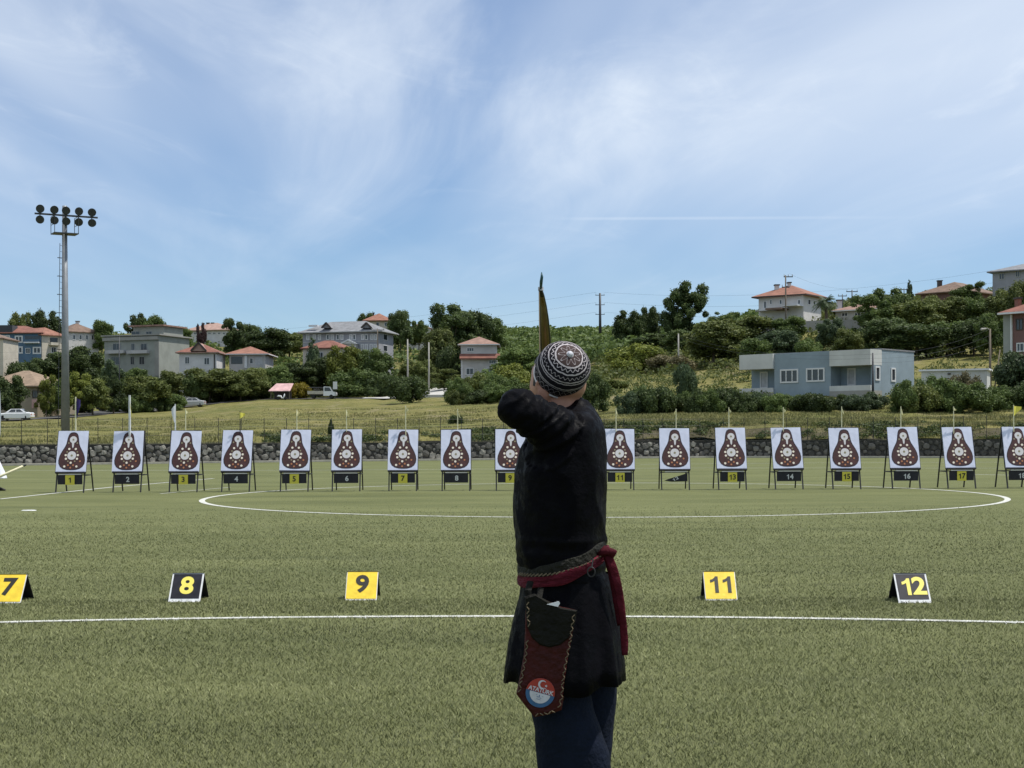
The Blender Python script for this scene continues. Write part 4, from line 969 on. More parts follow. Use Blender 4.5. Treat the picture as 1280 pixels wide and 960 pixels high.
# ================================================================== VEHICLES
def wheel_meshes():
    Mx = Matrix.Rotation(R(90), 4, 'X')
    a = MB(); a.lathe([(.17, -.10), (.29, -.10), (.31, -.06), (.31, .06), (.29, .10), (.17, .10)], 18, Mx)
    b_ = MB(); b_.lathe([(.01, -.085), (.12, -.105), (.18, -.09), (.18, .09), (.01, .085)], 18, Mx)
    return a.mesh('tyre', MATS['tyre']), b_.mesh('rim', MATS['rim'])
TYM, RIM = wheel_meshes()
def wheels(T, xs, yw, r=1.0):
    for x in xs:
        for y in (-yw, yw):
            e = link('wheel', TYM, T, (x, y, .31 * r)); e.scale = (r, r, r); link('rim', RIM, e)
def sedan(px0, px1, D, m_, label, flip=False, rz=0.0):
    ln = (px1 - px0) * D / F; cx = ((px0 + px1)/2 - 640) * D / F; T = thing('parked_car', label, 'car', (cx, D, terr(cx, D) + .10), rz + (math.pi if flip else 0), 'cars parked beyond the meadow')
    s = ln / 4.3
    # cross-section rings along the length: (x, z_bottom, z_top, half width)
    def body(prof, inset):
        mb = MB(); rr = []
        for x, z0, z1, w_ in prof:
            rr.append([Vector((x*s, -w_, z0 + .08)), Vector((x*s, -w_ + .05, z0)), Vector((x*s, w_ - .05, z0)), Vector((x*s, w_, z0 + .08)), Vector((x*s, w_, z1 - .12)), Vector((x*s, w_ - inset, z1)), Vector((x*s, -w_ + inset, z1)), Vector((x*s, -w_, z1 - .12))])
        mb.rings(rr); return mb
    body([(-2.15, .38, .70, .70), (-2.05, .24, .80, .80), (-1.2, .2, .90, .84), (-.9, .2, .93, .85), (1.1, .2, .95, .85), (1.4, .2, .98, .84), (2.0, .26, .96, .80), (2.13, .4, .84, .72)], .10).build('body', MATS[m_], T, smooth=False)
    mb = MB(); rr = []
    for x, z, w_ in ((-1.05, .90, .76), (-.35, 1.38, .60), (.1, 1.43, .58), (.75, 1.40, .59), (1.55, .96, .74)):
        rr.append([Vector((x*s, -w_ - .0, .88)), Vector((x*s, -w_, z - .04)), Vector((x*s, -w_ + .1, z)), Vector((x*s, w_ - .1, z)), Vector((x*s, w_, z - .04)), Vector((x*s, w_, .88))])
    # cabin: tapered greenhouse
    A = [(-1.05, .93, .80), (1.55, .97, .79)]; B_ = [(-.40, 1.40, .60), (.80, 1.41, .60)]
    v_ = [(A[0][0]*s, -A[0][2], A[0][1]), (A[1][0]*s, -A[1][2], A[1][1]), (A[1][0]*s, A[1][2], A[1][1]), (A[0][0]*s, A[0][2], A[0][1]),
          (B_[0][0]*s, -B_[0][2], B_[0][1]), (B_[1][0]*s, -B_[1][2], B_[1][1]), (B_[1][0]*s, B_[1][2], B_[1][1]), (B_[0][0]*s, B_[0][2], B_[0][1])]
    mb = MB(); mb.add(v_, [(0, 1, 5, 4), (2, 3, 7, 6), (1, 2, 6, 5), (3, 0, 4, 7), (4, 5, 6, 7), (3, 2, 1, 0)]); mb.build('roof', MATS[m_], T)
    vv = [Vector(q) for q in v_]
    def glass_quad(a, b_, c_, d, u0, u1, w0, w1, nm):
        def q(u, w_): return (a*(1-u) + b_*u)*(1-w_) + (d*(1-u) + c_*u)*w_
        n_ = (b_ - a).cross(d - a).normalized() * .012; mb = MB()
        p = [q(u0, w0), q(u1, w0), q(u1, w1), q(u0, w1)]; mb.add([x + n_ for x in p] + [x - n_ for x in p], [(0, 1, 2, 3), (7, 6, 5, 4), (0, 4, 5, 1), (1, 5, 6, 2), (2, 6, 7, 3), (3, 7, 4, 0)]); mb.build(nm, MATS['glass'], T)
    for (a, b_, c_, d) in ((vv[0], vv[1], vv[5], vv[4]), (vv[2], vv[3], vv[7], vv[6])):
        glass_quad(a, b_, c_, d, .12, .49, .14, .86, 'window'); glass_quad(a, b_, c_, d, .53, .88, .14, .86, 'window')
    glass_quad(vv[1], vv[2], vv[6], vv[5], .08, .92, .1, .9, 'rear_window'); glass_quad(vv[3], vv[0], vv[4], vv[7], .08, .92, .08, .92, 'windscreen')
    for y in (-.62, .62):
        mb = MB(); mb.box(-2.14*s, y - .12, .56, -2.02*s, y + .12, .70); mb.build('headlight', MATS['rim'], T)
        mb = MB(); mb.box(2.04*s, y - .12, .62, 2.135*s, y + .12, .80); mb.build('tail_light', MATS['tail_red'], T)
    wheels(T, (-1.32*s, 1.30*s), .74)
    return T
sedan(-2, 41.5, 186, 'car_white', 'white saloon car parked by the old house at left')
sedan(222, 257, 236, 'car_silver', 'silver saloon car parked under the olive trees')
M('car_dark', (.03, .032, .036), .3, .1, 2, coat=.5)
sedan(122, 150, 222, 'car_dark', 'dark car half hidden under trees right of the mast')
# pickup truck
TD = 246; cx = (404 - 640) * TD / F; T = thing('pickup_truck', 'white pickup truck with railed cargo bed at the meadow edge', 'truck', (cx, TD, terr(cx, TD) + .1))
mb = MB(); mb.prism([(.15, .45), (2.25, .45), (2.32, .75), (2.2, 1.05), (1.75, 1.15), (1.25, 1.95), (.2, 1.98)], -.82, .82); mb.build('cab', MATS['car_white'], T)
for y in (-.835, .825):
    mb = MB(); mb.prism([(.35, 1.22), (1.5, 1.22), (1.18, 1.82), (.35, 1.84)], y, y + .01); mb.build('window', MATS['glass'], T)
mb = MB(); mb.add([(1.80, -.7, 1.17), (1.80, .7, 1.17), (1.32, .66, 1.92), (1.32, -.66, 1.92)], [(0, 1, 2, 3)]); mb.build('windscreen', MATS['glass'], T)
mb = MB(); mb.box(-2.45, -.88, .72, .1, .88, .85); mb.build('cargo_floor', MATS['truck_bed'], T)
for y in (-.90, .86):
    mb = MB(); mb.box(-2.45, y, .86, .08, y + .04, 1.25); mb.build('side_board', MATS['truck_bed'], T)
    mb = MB(); mb.tube([(-2.4, y + .02, 1.25), (-2.4, y + .02, 1.85), (.0, y + .02, 1.85), (.0, y + .02, 1.25)], .03, 6); mb.tube([(-1.2, y + .02, 1.25), (-1.2, y + .02, 1.85)], .03, 6); mb.build('rail', MATS['dark_steel'], T)
mb = MB(); mb.box(-2.49, -.86, .86, -2.455, .86, 1.25); mb.build('tailgate', MATS['truck_bed'], T)
mb = MB(); mb.box(-2.2, -.35, .5, .3, .35, .7); mb.build('chassis', MATS['black_metal'], T)
wheels(T, (-1.55, 1.45), .74, 1.05)
# roadside board
c0 = P(419, 492, 241); c0.z = terr(c0.x, c0.y)
T = thing('notice_board', 'small white notice board on a post beside the pickup truck', 'sign', c0)
mb = MB(); mb.tube([c0, c0 + Vector((0, 0, Zat(419, 478, 241) - c0.z))], .04, 6); mb.build('post', MATS['dark_steel'], T, c0)
mb = MB(); q0 = P(416.3, 486.5, 240.9); q1 = P(421.5, 477, 240.9); mb.box(q0.x, 240.86, q0.z, q1.x, 240.92, q1.z); mb.build('panel', MATS['white_paint'], T, c0)

# ================================================================== UTILITY POLES AND WIRES
PT = {}
def upole(key, px, D, ytop, label, m_='wood_pole', r=.12, arms=(), lean=0.0, armw=1.6):
    b_ = P(px, ytop, D); z0 = terr(b_.x, D) - .4; base = Vector((b_.x - lean, D, z0))
    T = thing('utility_pole', label, 'pole', base); top = Vector((b_.x, D, b_.z)); PT[key] = top
    mb = MB(); mb.tube([base, top], [r, r * .65], 8); mb.build('pole', MATS[m_], T, base, smooth=True)
    for yy, half, off in arms:
        z = Zat(px, yy, D); mb = MB(); mb.bar((top.x - half + off, D, z), (top.x + half + off, D, z), .12); ar = mb.build('crossarm', MATS['dark_steel'], T, base)
        for e in (-.9, 0, .9):
            mb = MB(); mb.tube([(top.x + off + e * half, D, z + .06), (top.x + off + e * half, D, z + .32)], [.05, .035], 6); mb.build('insulator', MATS['concrete_pole'], ar, base)
    return T
upole('tall', 750, 320, 366.5, 'tall dark pylon pole with three crossarms right of the archer', 'dark_steel', .34, ((369, 1.0, 0), (381, 1.0, 0), (393, 1.0, 0)))
upole('c1', 509.5, 245, 424, 'pale concrete pole below the small white house', 'concrete_pole', .16)
upole('c2', 536, 240, 428, 'pale concrete pole left of the two storey house', 'concrete_pole', .16)
upole('sch', 472, 262, 411.5, 'wooden pole with crossarm in front of large grey building', 'wood_pole', .15, ((412.5, 1.2, 0),))
upole('lft', 149, 236, 421, 'thin dark pole in front of grey apartment block', 'dark_steel', .11)
upole('mid', 848, 178, 417, 'short pale pole among trees below the tall leaning tree', 'concrete_pole', .12)
upole('bung', 1091, 109, 441, 'slim dark pole at the right corner of blue bungalow', 'dark_steel', .10)
upole('rt', 1237.5, 122, 411, 'wooden street lamp pole left of brick house', 'wood_pole', .12)
upole('rtb', 1250, 120, 437, 'leaning wooden prop pole beside the brick house', 'wood_pole', .07, lean=.55)
upole('vil', 982, 196, 344, 'wooden power pole standing in front of hilltop villa roof', 'wood_pole', .13, ((346, .6, .35), (359, .5, 0)))
upole('p1', 1053, 236, 368, 'left of two dark power poles right of the palm', 'dark_steel', .11, ((370, .7, 0),))
upole('p2', 1065, 232, 362.5, 'right of two dark power poles right of the palm', 'dark_steel', .13, ((364.5, .9, 0),))
upole('p3', 1130, 250, 361, 'small dark power pole beside the slim conifer', 'dark_steel', .11, ((362, .7, 0),))
lp = PT['rt']; T = [o for o in bpy.data.objects if o.get('label', '').startswith('wooden street lamp')][0]
mb = MB(); mb.tube([lp + Vector((0, 0, -.1)), lp + Vector((-.25, -.1, .05)), lp + Vector((-.45, -.2, .0))], .03, 6); mb.tube([lp + Vector((-.40, -.2, .0)), lp + Vector((-.85, -.35, -.06))], [.07, .10], 8); mb.build('lamp_arm', MATS['concrete_pole'], T, T.location.copy())
def wire(a, b_, sag, label, r=.014, group='overhead wires'):
    a, b_ = Vector(a), Vector(b_); mb = MB(); pts = []
    for k in range(25):
        u = k / 24; p = a.lerp(b_, u); p.z -= sag * 4 * u * (1 - u); pts.append(p)
    mb.tube(pts, r * .6, 4); tag(mb.build('overhead_wire', MATS['dark_steel'], origin=a), label, 'wire', group)
for k, dz in enumerate((.2, -2.0, -4.1)):
    nm_ = ('top', 'middle', 'lowest')[k]
    wire(PT['tall'] + Vector((.8, 0, dz)), P(1330, 322 + k*16, 260), 3, f'{nm_} faint wire from the tall pylon pole towards the right skyline', .02)
    wire(PT['tall'] + Vector((-.8, 0, dz)), P(-40, 420 + k*12, 470), 4, f'{nm_} faint wire from the tall pylon pole towards the left skyline', .022)
for k in range(3): wire(PT['bung'] + Vector((0, 0, -.1 - .3*k)), PT['rt'] + Vector((0, 0, .0 - .55*k)), .5, ('highest', 'middle', 'lowest')[k] + ' wire between blue bungalow pole and street lamp pole', .010)
for k in range(2): wire(PT['bung'] + Vector((0, 0, -.1 - .3*k)), PT['mid'] + Vector((0, 0, -.1 - .4*k)), .9, ('upper', 'lower')[k] + ' wire from blue bungalow pole to short pale pole', .010)
for k in range(2): wire(PT['lft'] + Vector((0, 0, -.2 - .9*k)), P(-60, 440 + 9*k, 236), .9, ('upper', 'lower')[k] + ' wire from thin dark pole past the mast to the left edge', .012)
wire(PT['c1'], PT['c2'], .4, 'wire slung between the two pale concrete poles', .012)
wire(PT['vil'] + Vector((.5, 0, .2)), PT['p2'] + Vector((0, 0, .2)), .6, 'wire from villa power pole over the palm', .014)

# ================================================================== VEGETATION
def quads(cent, nrm, size, r, aspect=1.5):
    n = len(cent); t_ = r.normal(size=(n, 3)); t_ -= nrm * np.sum(t_ * nrm, 1, keepdims=True); t_ /= np.linalg.norm(t_, axis=1, keepdims=True) + 1e-9
    b_ = np.cross(nrm, t_); s = size[:, None]
    V = np.stack([cent - t_*s*aspect/2 - b_*s*.18, cent - t_*s*.05 + b_*s*.5, cent + t_*s*aspect/2 + b_*s*.12, cent + t_*s*.05 - b_*s*.5], 1)
    return V
def lobes_leaves(lobes, n, ls, r, up=.25, rough=.35):
    """lobes: (k,4) centre+radius (with optional z squash); leaves near the lobe surfaces"""
    lobes = np.asarray(lobes); w_ = lobes[:, 3] ** 2; idx = r.choice(len(lobes), n, p=w_ / w_.sum())
    d = r.normal(size=(n, 3)); d[:, 2] += up; d /= np.linalg.norm(d, axis=1, keepdims=True)
    rad = lobes[idx, 3] * (1 + rough * (r.random(n) ** 1.5 - .62)); c_ = lobes[idx, :3] + d * rad[:, None]
    keep = np.ones(n, bool)
    for L_ in lobes:
        keep &= np.linalg.norm(c_ - L_[:3], axis=1) > L_[3] * .66
    c_, d = c_[keep], d[keep]; nn = d * .75 + r.normal(size=d.shape) * .55; nn /= np.linalg.norm(nn, axis=1, keepdims=True)
    return quads(c_, nn, ls * (.6 + .8 * r.random(len(c_))), r)
def core(lobes, r, f=.74):
    out = []
    bm = bmesh.new(); bmesh.ops.create_icosphere(bm, subdivisions=1, radius=1)
    base = np.array([[v.co[:] for v in fc.verts] for fc in bm.faces]); bm.free()
    for L_ in lobes:
        j = base * (L_[3] * f) + np.array(L_[:3]); out.append(j)
    return np.concatenate(out)
def crown(seed, kind):
    r = np.random.default_rng(seed); lobes = []
    if kind == 'round':
        lobes.append((0, 0, .45, .27))
        for k in range(34):
            a = r.random() * 6.28; z = .10 + .76 * r.random(); q = math.sqrt(max(0.05, 1 - ((z - .45) / .52) ** 2)) * .36 * (.55 + .5 * r.random())
            lobes.append((q*math.cos(a), q*math.sin(a), z, .06 + .09 * r.random()))
        n, ls = 8500, .030
    elif kind == 'tall':        # airy, uneven crown with gaps
        for k in range(30):
            a = r.random() * 6.28; z = .05 + .87 * r.random() ** .8; q = .36 * r.random() ** .5 * (1.1 - .35*z)
            lobes.append((q*math.cos(a), q*math.sin(a), z, .045 + .085 * r.random()))
        for k in range(9): lobes.append((.05*math.sin(k*2.1), .05*math.cos(k*1.7), .06 + .09*k, .085 - .004*k))
        n, ls = 7600, .028
    elif kind == 'cone':
        for k in range(16):
            z = .06 + .86 * k / 15; q = .40 * (1 - z) ** .8 + .02
            for j in range(3 if z < .7 else 1):
                a = r.random() * 6.28; rr = q * (.35 + .3 * r.random()); lobes.append((rr*math.cos(a), rr*math.sin(a), z, q * .42 + .02))
        n, ls = 5200, .028
    elif kind == 'bush':
        for k in range(26):
            a = r.random() * 6.28; q = .40 * r.random() ** .6; z = .08 + .62 * r.random() * (1 - q)
            lobes.append((q*math.cos(a), q*math.sin(a), z, .07 + .11 * r.random()))
        n, ls = 6500, .034
    lobes = np.array(lobes); Q = lobes_leaves(lobes, n, ls, r)
    if kind in ('round', 'tall', 'bush'):      # twigs poking out of the outline
        lob2 = lobes.copy(); lob2[:, 3] *= 1.28; e = lobes_leaves(lob2, n // 4, ls * .75, r, .4, .45); Q = np.concatenate([Q, e])
    zmax = np.percentile(Q[:, :, 2], 99.6); zmin = min(0, Q[:, :, 2].min()); wm = np.percentile(np.abs(Q[:, :, 0]), 98.5) * 2
    Tt = core(lobes, r, .72 if kind != 'tall' else .6)
    me = bpy.data.meshes.new('crown'); nq, ntri = len(Q), len(Tt)
    V = np.concatenate([Q.reshape(-1, 3), Tt.reshape(-1, 3)]); V[:, :2] /= wm; V[:, 2] = (V[:, 2] - zmin) / (zmax - zmin)
    me.vertices.add(len(V)); me.vertices.foreach_set('co', V.astype(np.float32).ravel()); me.loops.add(len(V)); me.loops.foreach_set('vertex_index', np.arange(len(V), dtype=np.int32))
    me.polygons.add(nq + ntri); me.polygons.foreach_set('loop_start', np.concatenate([np.arange(nq) * 4, nq * 4 + np.arange(ntri) * 3]).astype(np.int32)); me.update(calc_edges=True)
    me.materials.append(MATS['leaf_mid']); return me
CROWN = {k: [crown(20 * i + j + 1, k) for j in range(5)] for i, k in enumerate(('round', 'tall', 'cone', 'bush'))}
trunks = []
for j in range(3):
    r = random.Random(j); mb = MB(); mb.tube([(0, 0, 0), (.02, .01, .3), (-.02, .03, .6), (.03, 0, 1)], [.07, .055, .045, .02], 7)
    for a in range(4):
        an = a * 1.6 + r.random(); mb.tube([(0, .01, .35 + .1*a), (.18*math.cos(an), .18*math.sin(an), .62 + .08*a), (.3*math.cos(an), .3*math.sin(an), .8 + .06*a)], [.032, .022, .008], 5)
    trunks.append(mb.mesh('trunk', MATS['bark'], smooth=True))
def plant(px, D, ytop, wpx, kind, leaf, label, group=None, trunk=True, name=None, dbase=0.0, sy=None):
    x = (px - 640) * D / F; z0 = terr(x, D) - .35 + dbase; zt = Zat(px, ytop, D); hgt = max(zt - z0, .8); wd = wpx * D / F
    bush = kind == 'bush'
    T = thing(name or ('shrub' if bush else {'cone': 'conifer'}.get(kind, 'tree')), label, 'shrub' if bush else 'tree', (x, D, z0), rng.uniform(0, 6.28), group)
    f = 0.0 if bush else (.10 if kind == 'cone' else .16)
    if trunk and not bush:
        o = link('trunk', trunks[rng.randrange(3)], T); th = hgt * .8; o.scale = (min(wd * .5, hgt * .55) * .9, min(wd*.5, hgt*.55) * .9, th)
    c_ = link('crown' if not bush else 'foliage', CROWN[kind][rng.randrange(5)], T, (0, 0, hgt * f)); c_.scale = (wd * rng.uniform(.9, 1.15), wd * rng.uniform(.9, 1.15), hgt * (1 - f))
    c_.material_slots[0].link = 'OBJECT'; c_.material_slots[0].material = LEAF[leaf]
    return T
BD = 'trees and shrubs beyond the meadow'
TR = [
 # skyline, left
 (26, 335, 391, 30, 'round', 'olive', 'pale rounded tree behind the blue house roof'),
 (58, 330, 388.5, 38, 'round', 'dark', 'dark bushy tree on skyline left of the mast'),
 (128, 350, 401, 22, 'round', 'mid', 'small tree on skyline between white house and apartment'),
 (170, 345, 392.5, 24, 'tall', 'dark', 'dark tree rising behind the apartment top floor'),
 (188, 345, 395, 30, 'round', 'mid', 'green tree behind right end of apartment roof'),
 (208, 345, 404, 20, 'cone', 'cool', 'small conifer behind slate house roof'),
 (226, 350, 409, 24, 'round', 'mid', 'low tree between slate house and long white building'),
 (252.5, 300, 405, 14, 'tall', 'purple', 'dark purple leaved tree before the long white building'),
 (291, 340, 398.5, 40, 'tall', 'dark', 'tall dark tree right of long white building'),
 (312, 345, 406, 34, 'round', 'mid', 'green tree just right of the tall dark skyline tree'),
 (334, 335, 411, 46, 'round', 'dark', 'broad dark round tree left of large grey building'),
 (362, 345, 415, 40, 'round', 'olive', 'olive tree touching left end of large grey building'),
 (457, 370, 391.5, 24, 'round', 'dark', 'dark tree left of the orange roofed house'),
 (501, 340, 388.5, 36, 'round', 'dark', 'round dense tree right of the orange roofed house'),
 (524, 345, 401, 24, 'round', 'mid', 'tree right behind the small white house'),
 (566, 305, 380, 56, 'tall', 'dark', 'tallest dark tree left of the archer on skyline'),
 (594, 312, 390, 48, 'round', 'dark', 'dark round tree behind the two storey house'),
 (612, 320, 399, 40, 'round', 'mid', 'lower green tree right of the tallest dark skyline tree'),
 (547, 275, 411, 46, 'round', 'olive', 'olive tree left of the two storey house'),
 (563, 268, 432, 36, 'bush', 'dark', 'dark undergrowth directly left of two storey house'),
 # mid slope, left
 (66, 268, 441, 52, 'round', 'dark', 'large dark tree below the beige house, left of the mast'),
 (106, 265, 433, 50, 'round', 'dark', 'large dark tree just right of the mast'),
 (30, 262, 452, 44, 'bush', 'dark', 'dark shrub mass under the blue house'),
 (142, 238, 450, 30, 'tall', 'cool', 'tall blue green tree left of the apartment block front'),
 (168, 245, 461, 48, 'round', 'mid', 'green tree covering the foot of the apartment block'),
 (213, 250, 464, 40, 'round', 'olive', 'tree at the foot of the slate house'),
 (245, 243, 467, 36, 'round', 'mid', 'tree under the triangular dormer of the white house'),
 (280, 248, 463, 44, 'round', 'olive', 'tree between white dormer house and low pale house'),
 (318, 250, 460, 46, 'round', 'olive', 'olive tree under the low pale house'),
 (348, 255, 457, 42, 'round', 'mid', 'tree above the pink shed roof'),
 (9, 196, 470, 46, 'round', 'dark', 'dark tree in front of the old house at left edge'),
 (58, 200, 469, 26, 'tall', 'yellow', 'yellow green tree between old house and mast'),
 (74, 202, 474, 28, 'bush', 'mid', 'green shrub hugging the mast on its left'),
 (96, 204, 466, 32, 'tall', 'yellow', 'yellow green tree directly right of the mast'),
 (116, 206, 474, 44, 'round', 'olive', 'olive tree right of the purple flag'),
 (142, 212, 470, 36, 'tall', 'dark', 'dark tree above the half hidden dark car'),
 (182, 226, 470, 58, 'round', 'olive', 'spreading olive tree left of silver car'),
 (262, 246, 461, 70, 'round', 'olive', 'spreading olive tree over the silver car'),
 (301, 246, 466, 50, 'round', 'olive', 'spreading olive tree right of silver car'),
 (330, 262, 462, 40, 'round', 'mid', 'tree behind the pink shed'),
 (372, 250, 478.5, 24, 'bush', 'gold', 'golden yellow shrub between shed and pickup truck'),
 (391, 268, 424, 30, 'cone', 'cool', 'tall dark conifer behind the pickup truck'),
 (374, 262, 452, 40, 'tall', 'dark', 'dark tree behind the golden shrub'),
 (408, 266, 447, 46, 'round', 'dark', 'dark spreading tree behind pickup truck cab'),
 (432, 262, 433, 46, 'round', 'yellow', 'yellow green tree in front of the grey portico'),
 (464, 262, 437, 56, 'round', 'mid', 'bright green tree at right end of large grey building'),
 (445, 252, 461, 56, 'bush', 'mid', 'broad shrub right of the notice board'),
 (478, 250, 466, 40, 'bush', 'dark', 'dark shrub below bright green tree'),
 (509, 213, 470, 38, 'bush', 'dark', 'dark round shrub left of the concrete track'),
 (521, 262, 450, 40, 'round', 'olive', 'tree between the two pale concrete poles'),
 (556, 250, 462, 38, 'tall', 'olive', 'scraggly tree right of the concrete track'),
 (574, 205, 472, 36, 'bush', 'mid', 'green shrub right of the concrete slab'),
 (598, 200, 466, 46, 'bush', 'olive', 'olive shrub in front of the two storey house'),
 (625, 196, 468, 48, 'bush', 'mid', 'shrub just left of the archers elbow'),
 (648, 230, 436, 60, 'round', 'mid', 'tree left behind the archers head'),
 (640, 205, 455, 50, 'bush', 'yellow', 'yellow green shrub behind the archers sleeve'),
 (690, 235, 436, 60, 'round', 'dark', 'dark tree right behind the archers cap'),
 # centre and right
 (746, 117, 467, 38, 'bush', 'dark', 'dark round shrub right of the archers cap'),
 (766, 250, 428, 56, 'round', 'mid', 'tree left of the bright yellow shrub'),
 (787, 250, 389, 38, 'round', 'dark', 'dark rounded tree right of the tall pylon pole'),
 (813, 258, 384, 28, 'round', 'dark', 'smaller dark tree between rounded and tall leaning trees'),
 (843, 250, 372, 40, 'tall', 'dark', 'left half of the tall dark tree cluster on skyline'),
 (862, 250, 354, 46, 'tall', 'dark', 'tallest airy dark tree on the right skyline'),
 (820, 238, 418, 60, 'round', 'dark', 'dark tree below the tall skyline cluster'),
 (797, 185, 430, 64, 'bush', 'yellow', 'bright yellow green shrub on middle slope'),
 (838, 180, 444, 50, 'bush', 'dry', 'dry shrub right of bright yellow shrub'),
 (858, 215, 412, 56, 'round', 'mid', 'green tree left of the broad olive tree'),
 (893, 185, 403, 84, 'round', 'olive', 'broad olive tree left of blue bungalow'),
 (930, 195, 396, 66, 'round', 'olive', 'olive tree left of the retaining wall'),
 (905, 245, 390, 40, 'tall', 'mid', 'airy tree on skyline left of villa'),
 (857.5, 130, 455, 28, 'bush', 'cool', 'lone dark shrub on the dry slope'),
 (945, 165, 424, 50, 'round', 'mid', 'tree above the left porch of blue bungalow'),
 (975, 170, 413, 56, 'round', 'cool', 'dark tree against the retaining wall left part'),
 (1010, 162, 424, 44, 'bush', 'mid', 'shrub above the middle of blue bungalow roof'),
 (986, 192, 396, 34, 'round', 'mid', 'tree in front of the villa porch'),
 (1039, 175, 398, 34, 'round', 'cool', 'dark tree against the retaining wall right part'),
 (1060, 165, 412, 50, 'round', 'olive', 'tree above the right porch of blue bungalow'),
 (1088, 190, 369, 56, 'tall', 'mid', 'tall green tree right of two dark power poles'),
 (1116, 196, 360, 50, 'tall', 'mid', 'tall green tree left of the slim conifer'),
 (1108, 168, 398, 66, 'round', 'dark', 'dark tree behind the bungalow side wall'),
 (1137.5, 262, 351, 12, 'cone', 'cool', 'slim conifer tip on the right skyline'),
 (1148, 190, 374, 60, 'round', 'olive', 'olive tree below the slim conifer'),
 (1182, 195, 370, 60, 'round', 'olive', 'olive tree below the brown roofed house'),
 (1146, 165, 404, 66, 'round', 'dark', 'dark tree at the top of dry slope, left'),
 (1184, 168, 402, 60, 'round', 'mid', 'tree at the top of dry slope, middle'),
 (1218, 165, 398, 60, 'round', 'dark', 'dark tree at the top of dry slope, right'),
 (1213, 240, 354, 46, 'tall', 'mid', 'leafy tree left of the grey corner house'),
 (1222, 195, 373, 54, 'round', 'mid', 'tree below left end of grey corner house'),
 (1258, 190, 361, 54, 'round', 'olive', 'olive tree below the grey corner house'),
 (1240, 160, 392, 40, 'round', 'mid', 'tree left of the brick house roof'),
 (1282, 170, 350, 40, 'round', 'olive', 'tree above the brick house roof at right edge'),
 (1266, 112, 440, 62, 'bush', 'cool', 'large leafy dark shrub in front of brick house'),
 (1205, 108, 466, 40, 'bush', 'dry', 'thin dry shrub in front of the site container'),
]
for tpl in TR: plant(*tpl, group=BD)
# hedge rows: clipped mass of look-alike shrubs along the meadow's upper edge
HG = 'hedge shrubs along the bank'
for i, px in enumerate(np.arange(786, 925, 17)):
    plant(px + rng.uniform(-4, 4), 107 + rng.uniform(-1, 2), 484 + rng.uniform(-3, 8), rng.uniform(30, 44), 'bush', rng.choice(['mid', 'dark', 'cool']), 'shrub in the wild hedge left of blue bungalow', HG)
for i, px in enumerate(np.arange(935, 1095, 17)):
    plant(px + rng.uniform(-4, 4), 107 + rng.uniform(-1, 2), 492 + rng.uniform(-4, 6), rng.uniform(26, 40), 'bush', rng.choice(['mid', 'dark', 'cool']), 'shrub in the low hedge in front of blue bungalow', HG)
for i, px in enumerate(np.arange(1128, 1300, 18)):
    plant(px + rng.uniform(-4, 4), 106 + rng.uniform(-2, 3), 476 + rng.uniform(-6, 8), rng.uniform(34, 48), 'bush', rng.choice(['mid', 'mid', 'dark', 'olive']), 'shrub in the tall hedge at right in front of site container', HG)
for px in np.arange(565, 660, 16):
    plant(px + rng.uniform(-4, 4), 186 + rng.uniform(-2, 3), 483 + rng.uniform(-5, 5), rng.uniform(26, 38), 'bush', rng.choice(['mid', 'dark', 'olive']), 'shrub in the row along meadow edge left of the archer', HG)
for px in np.arange(665, 790, 18):
    plant(px + rng.uniform(-4, 4), 160 + rng.uniform(-10, 10), 476 + rng.uniform(-8, 8), rng.uniform(34, 46), 'bush', rng.choice(['mid', 'yellow', 'olive']), 'shrub on the slope just behind the archers head', HG)
for px in list(np.arange(62, 120, 16)) + list(np.arange(150, 220, 17)):
    plant(px + rng.uniform(-4, 4), 201 + px * .13 + rng.uniform(-2, 2), 498 + rng.uniform(-5, 5) - px * .03, rng.uniform(22, 34), 'bush', rng.choice(['mid', 'dark', 'olive']), 'undergrowth shrub at the meadow edge between mast and silver car', HG)
for px in np.arange(262, 340, 15):
    plant(px + rng.uniform(-4, 4), 252 + rng.uniform(-2, 2), 487 + rng.uniform(-4, 4), rng.uniform(22, 32), 'bush', rng.choice(['mid', 'dark', 'olive']), 'undergrowth shrub at the meadow edge between silver car and shed', HG)
plant(414, 84.8, 524, 8, 'bush', 'dark', 'small dark weed clump growing behind target 6')
plant(570, 108, 519, 14, 'bush', 'dark', 'small dark clump on the meadow above target 8')

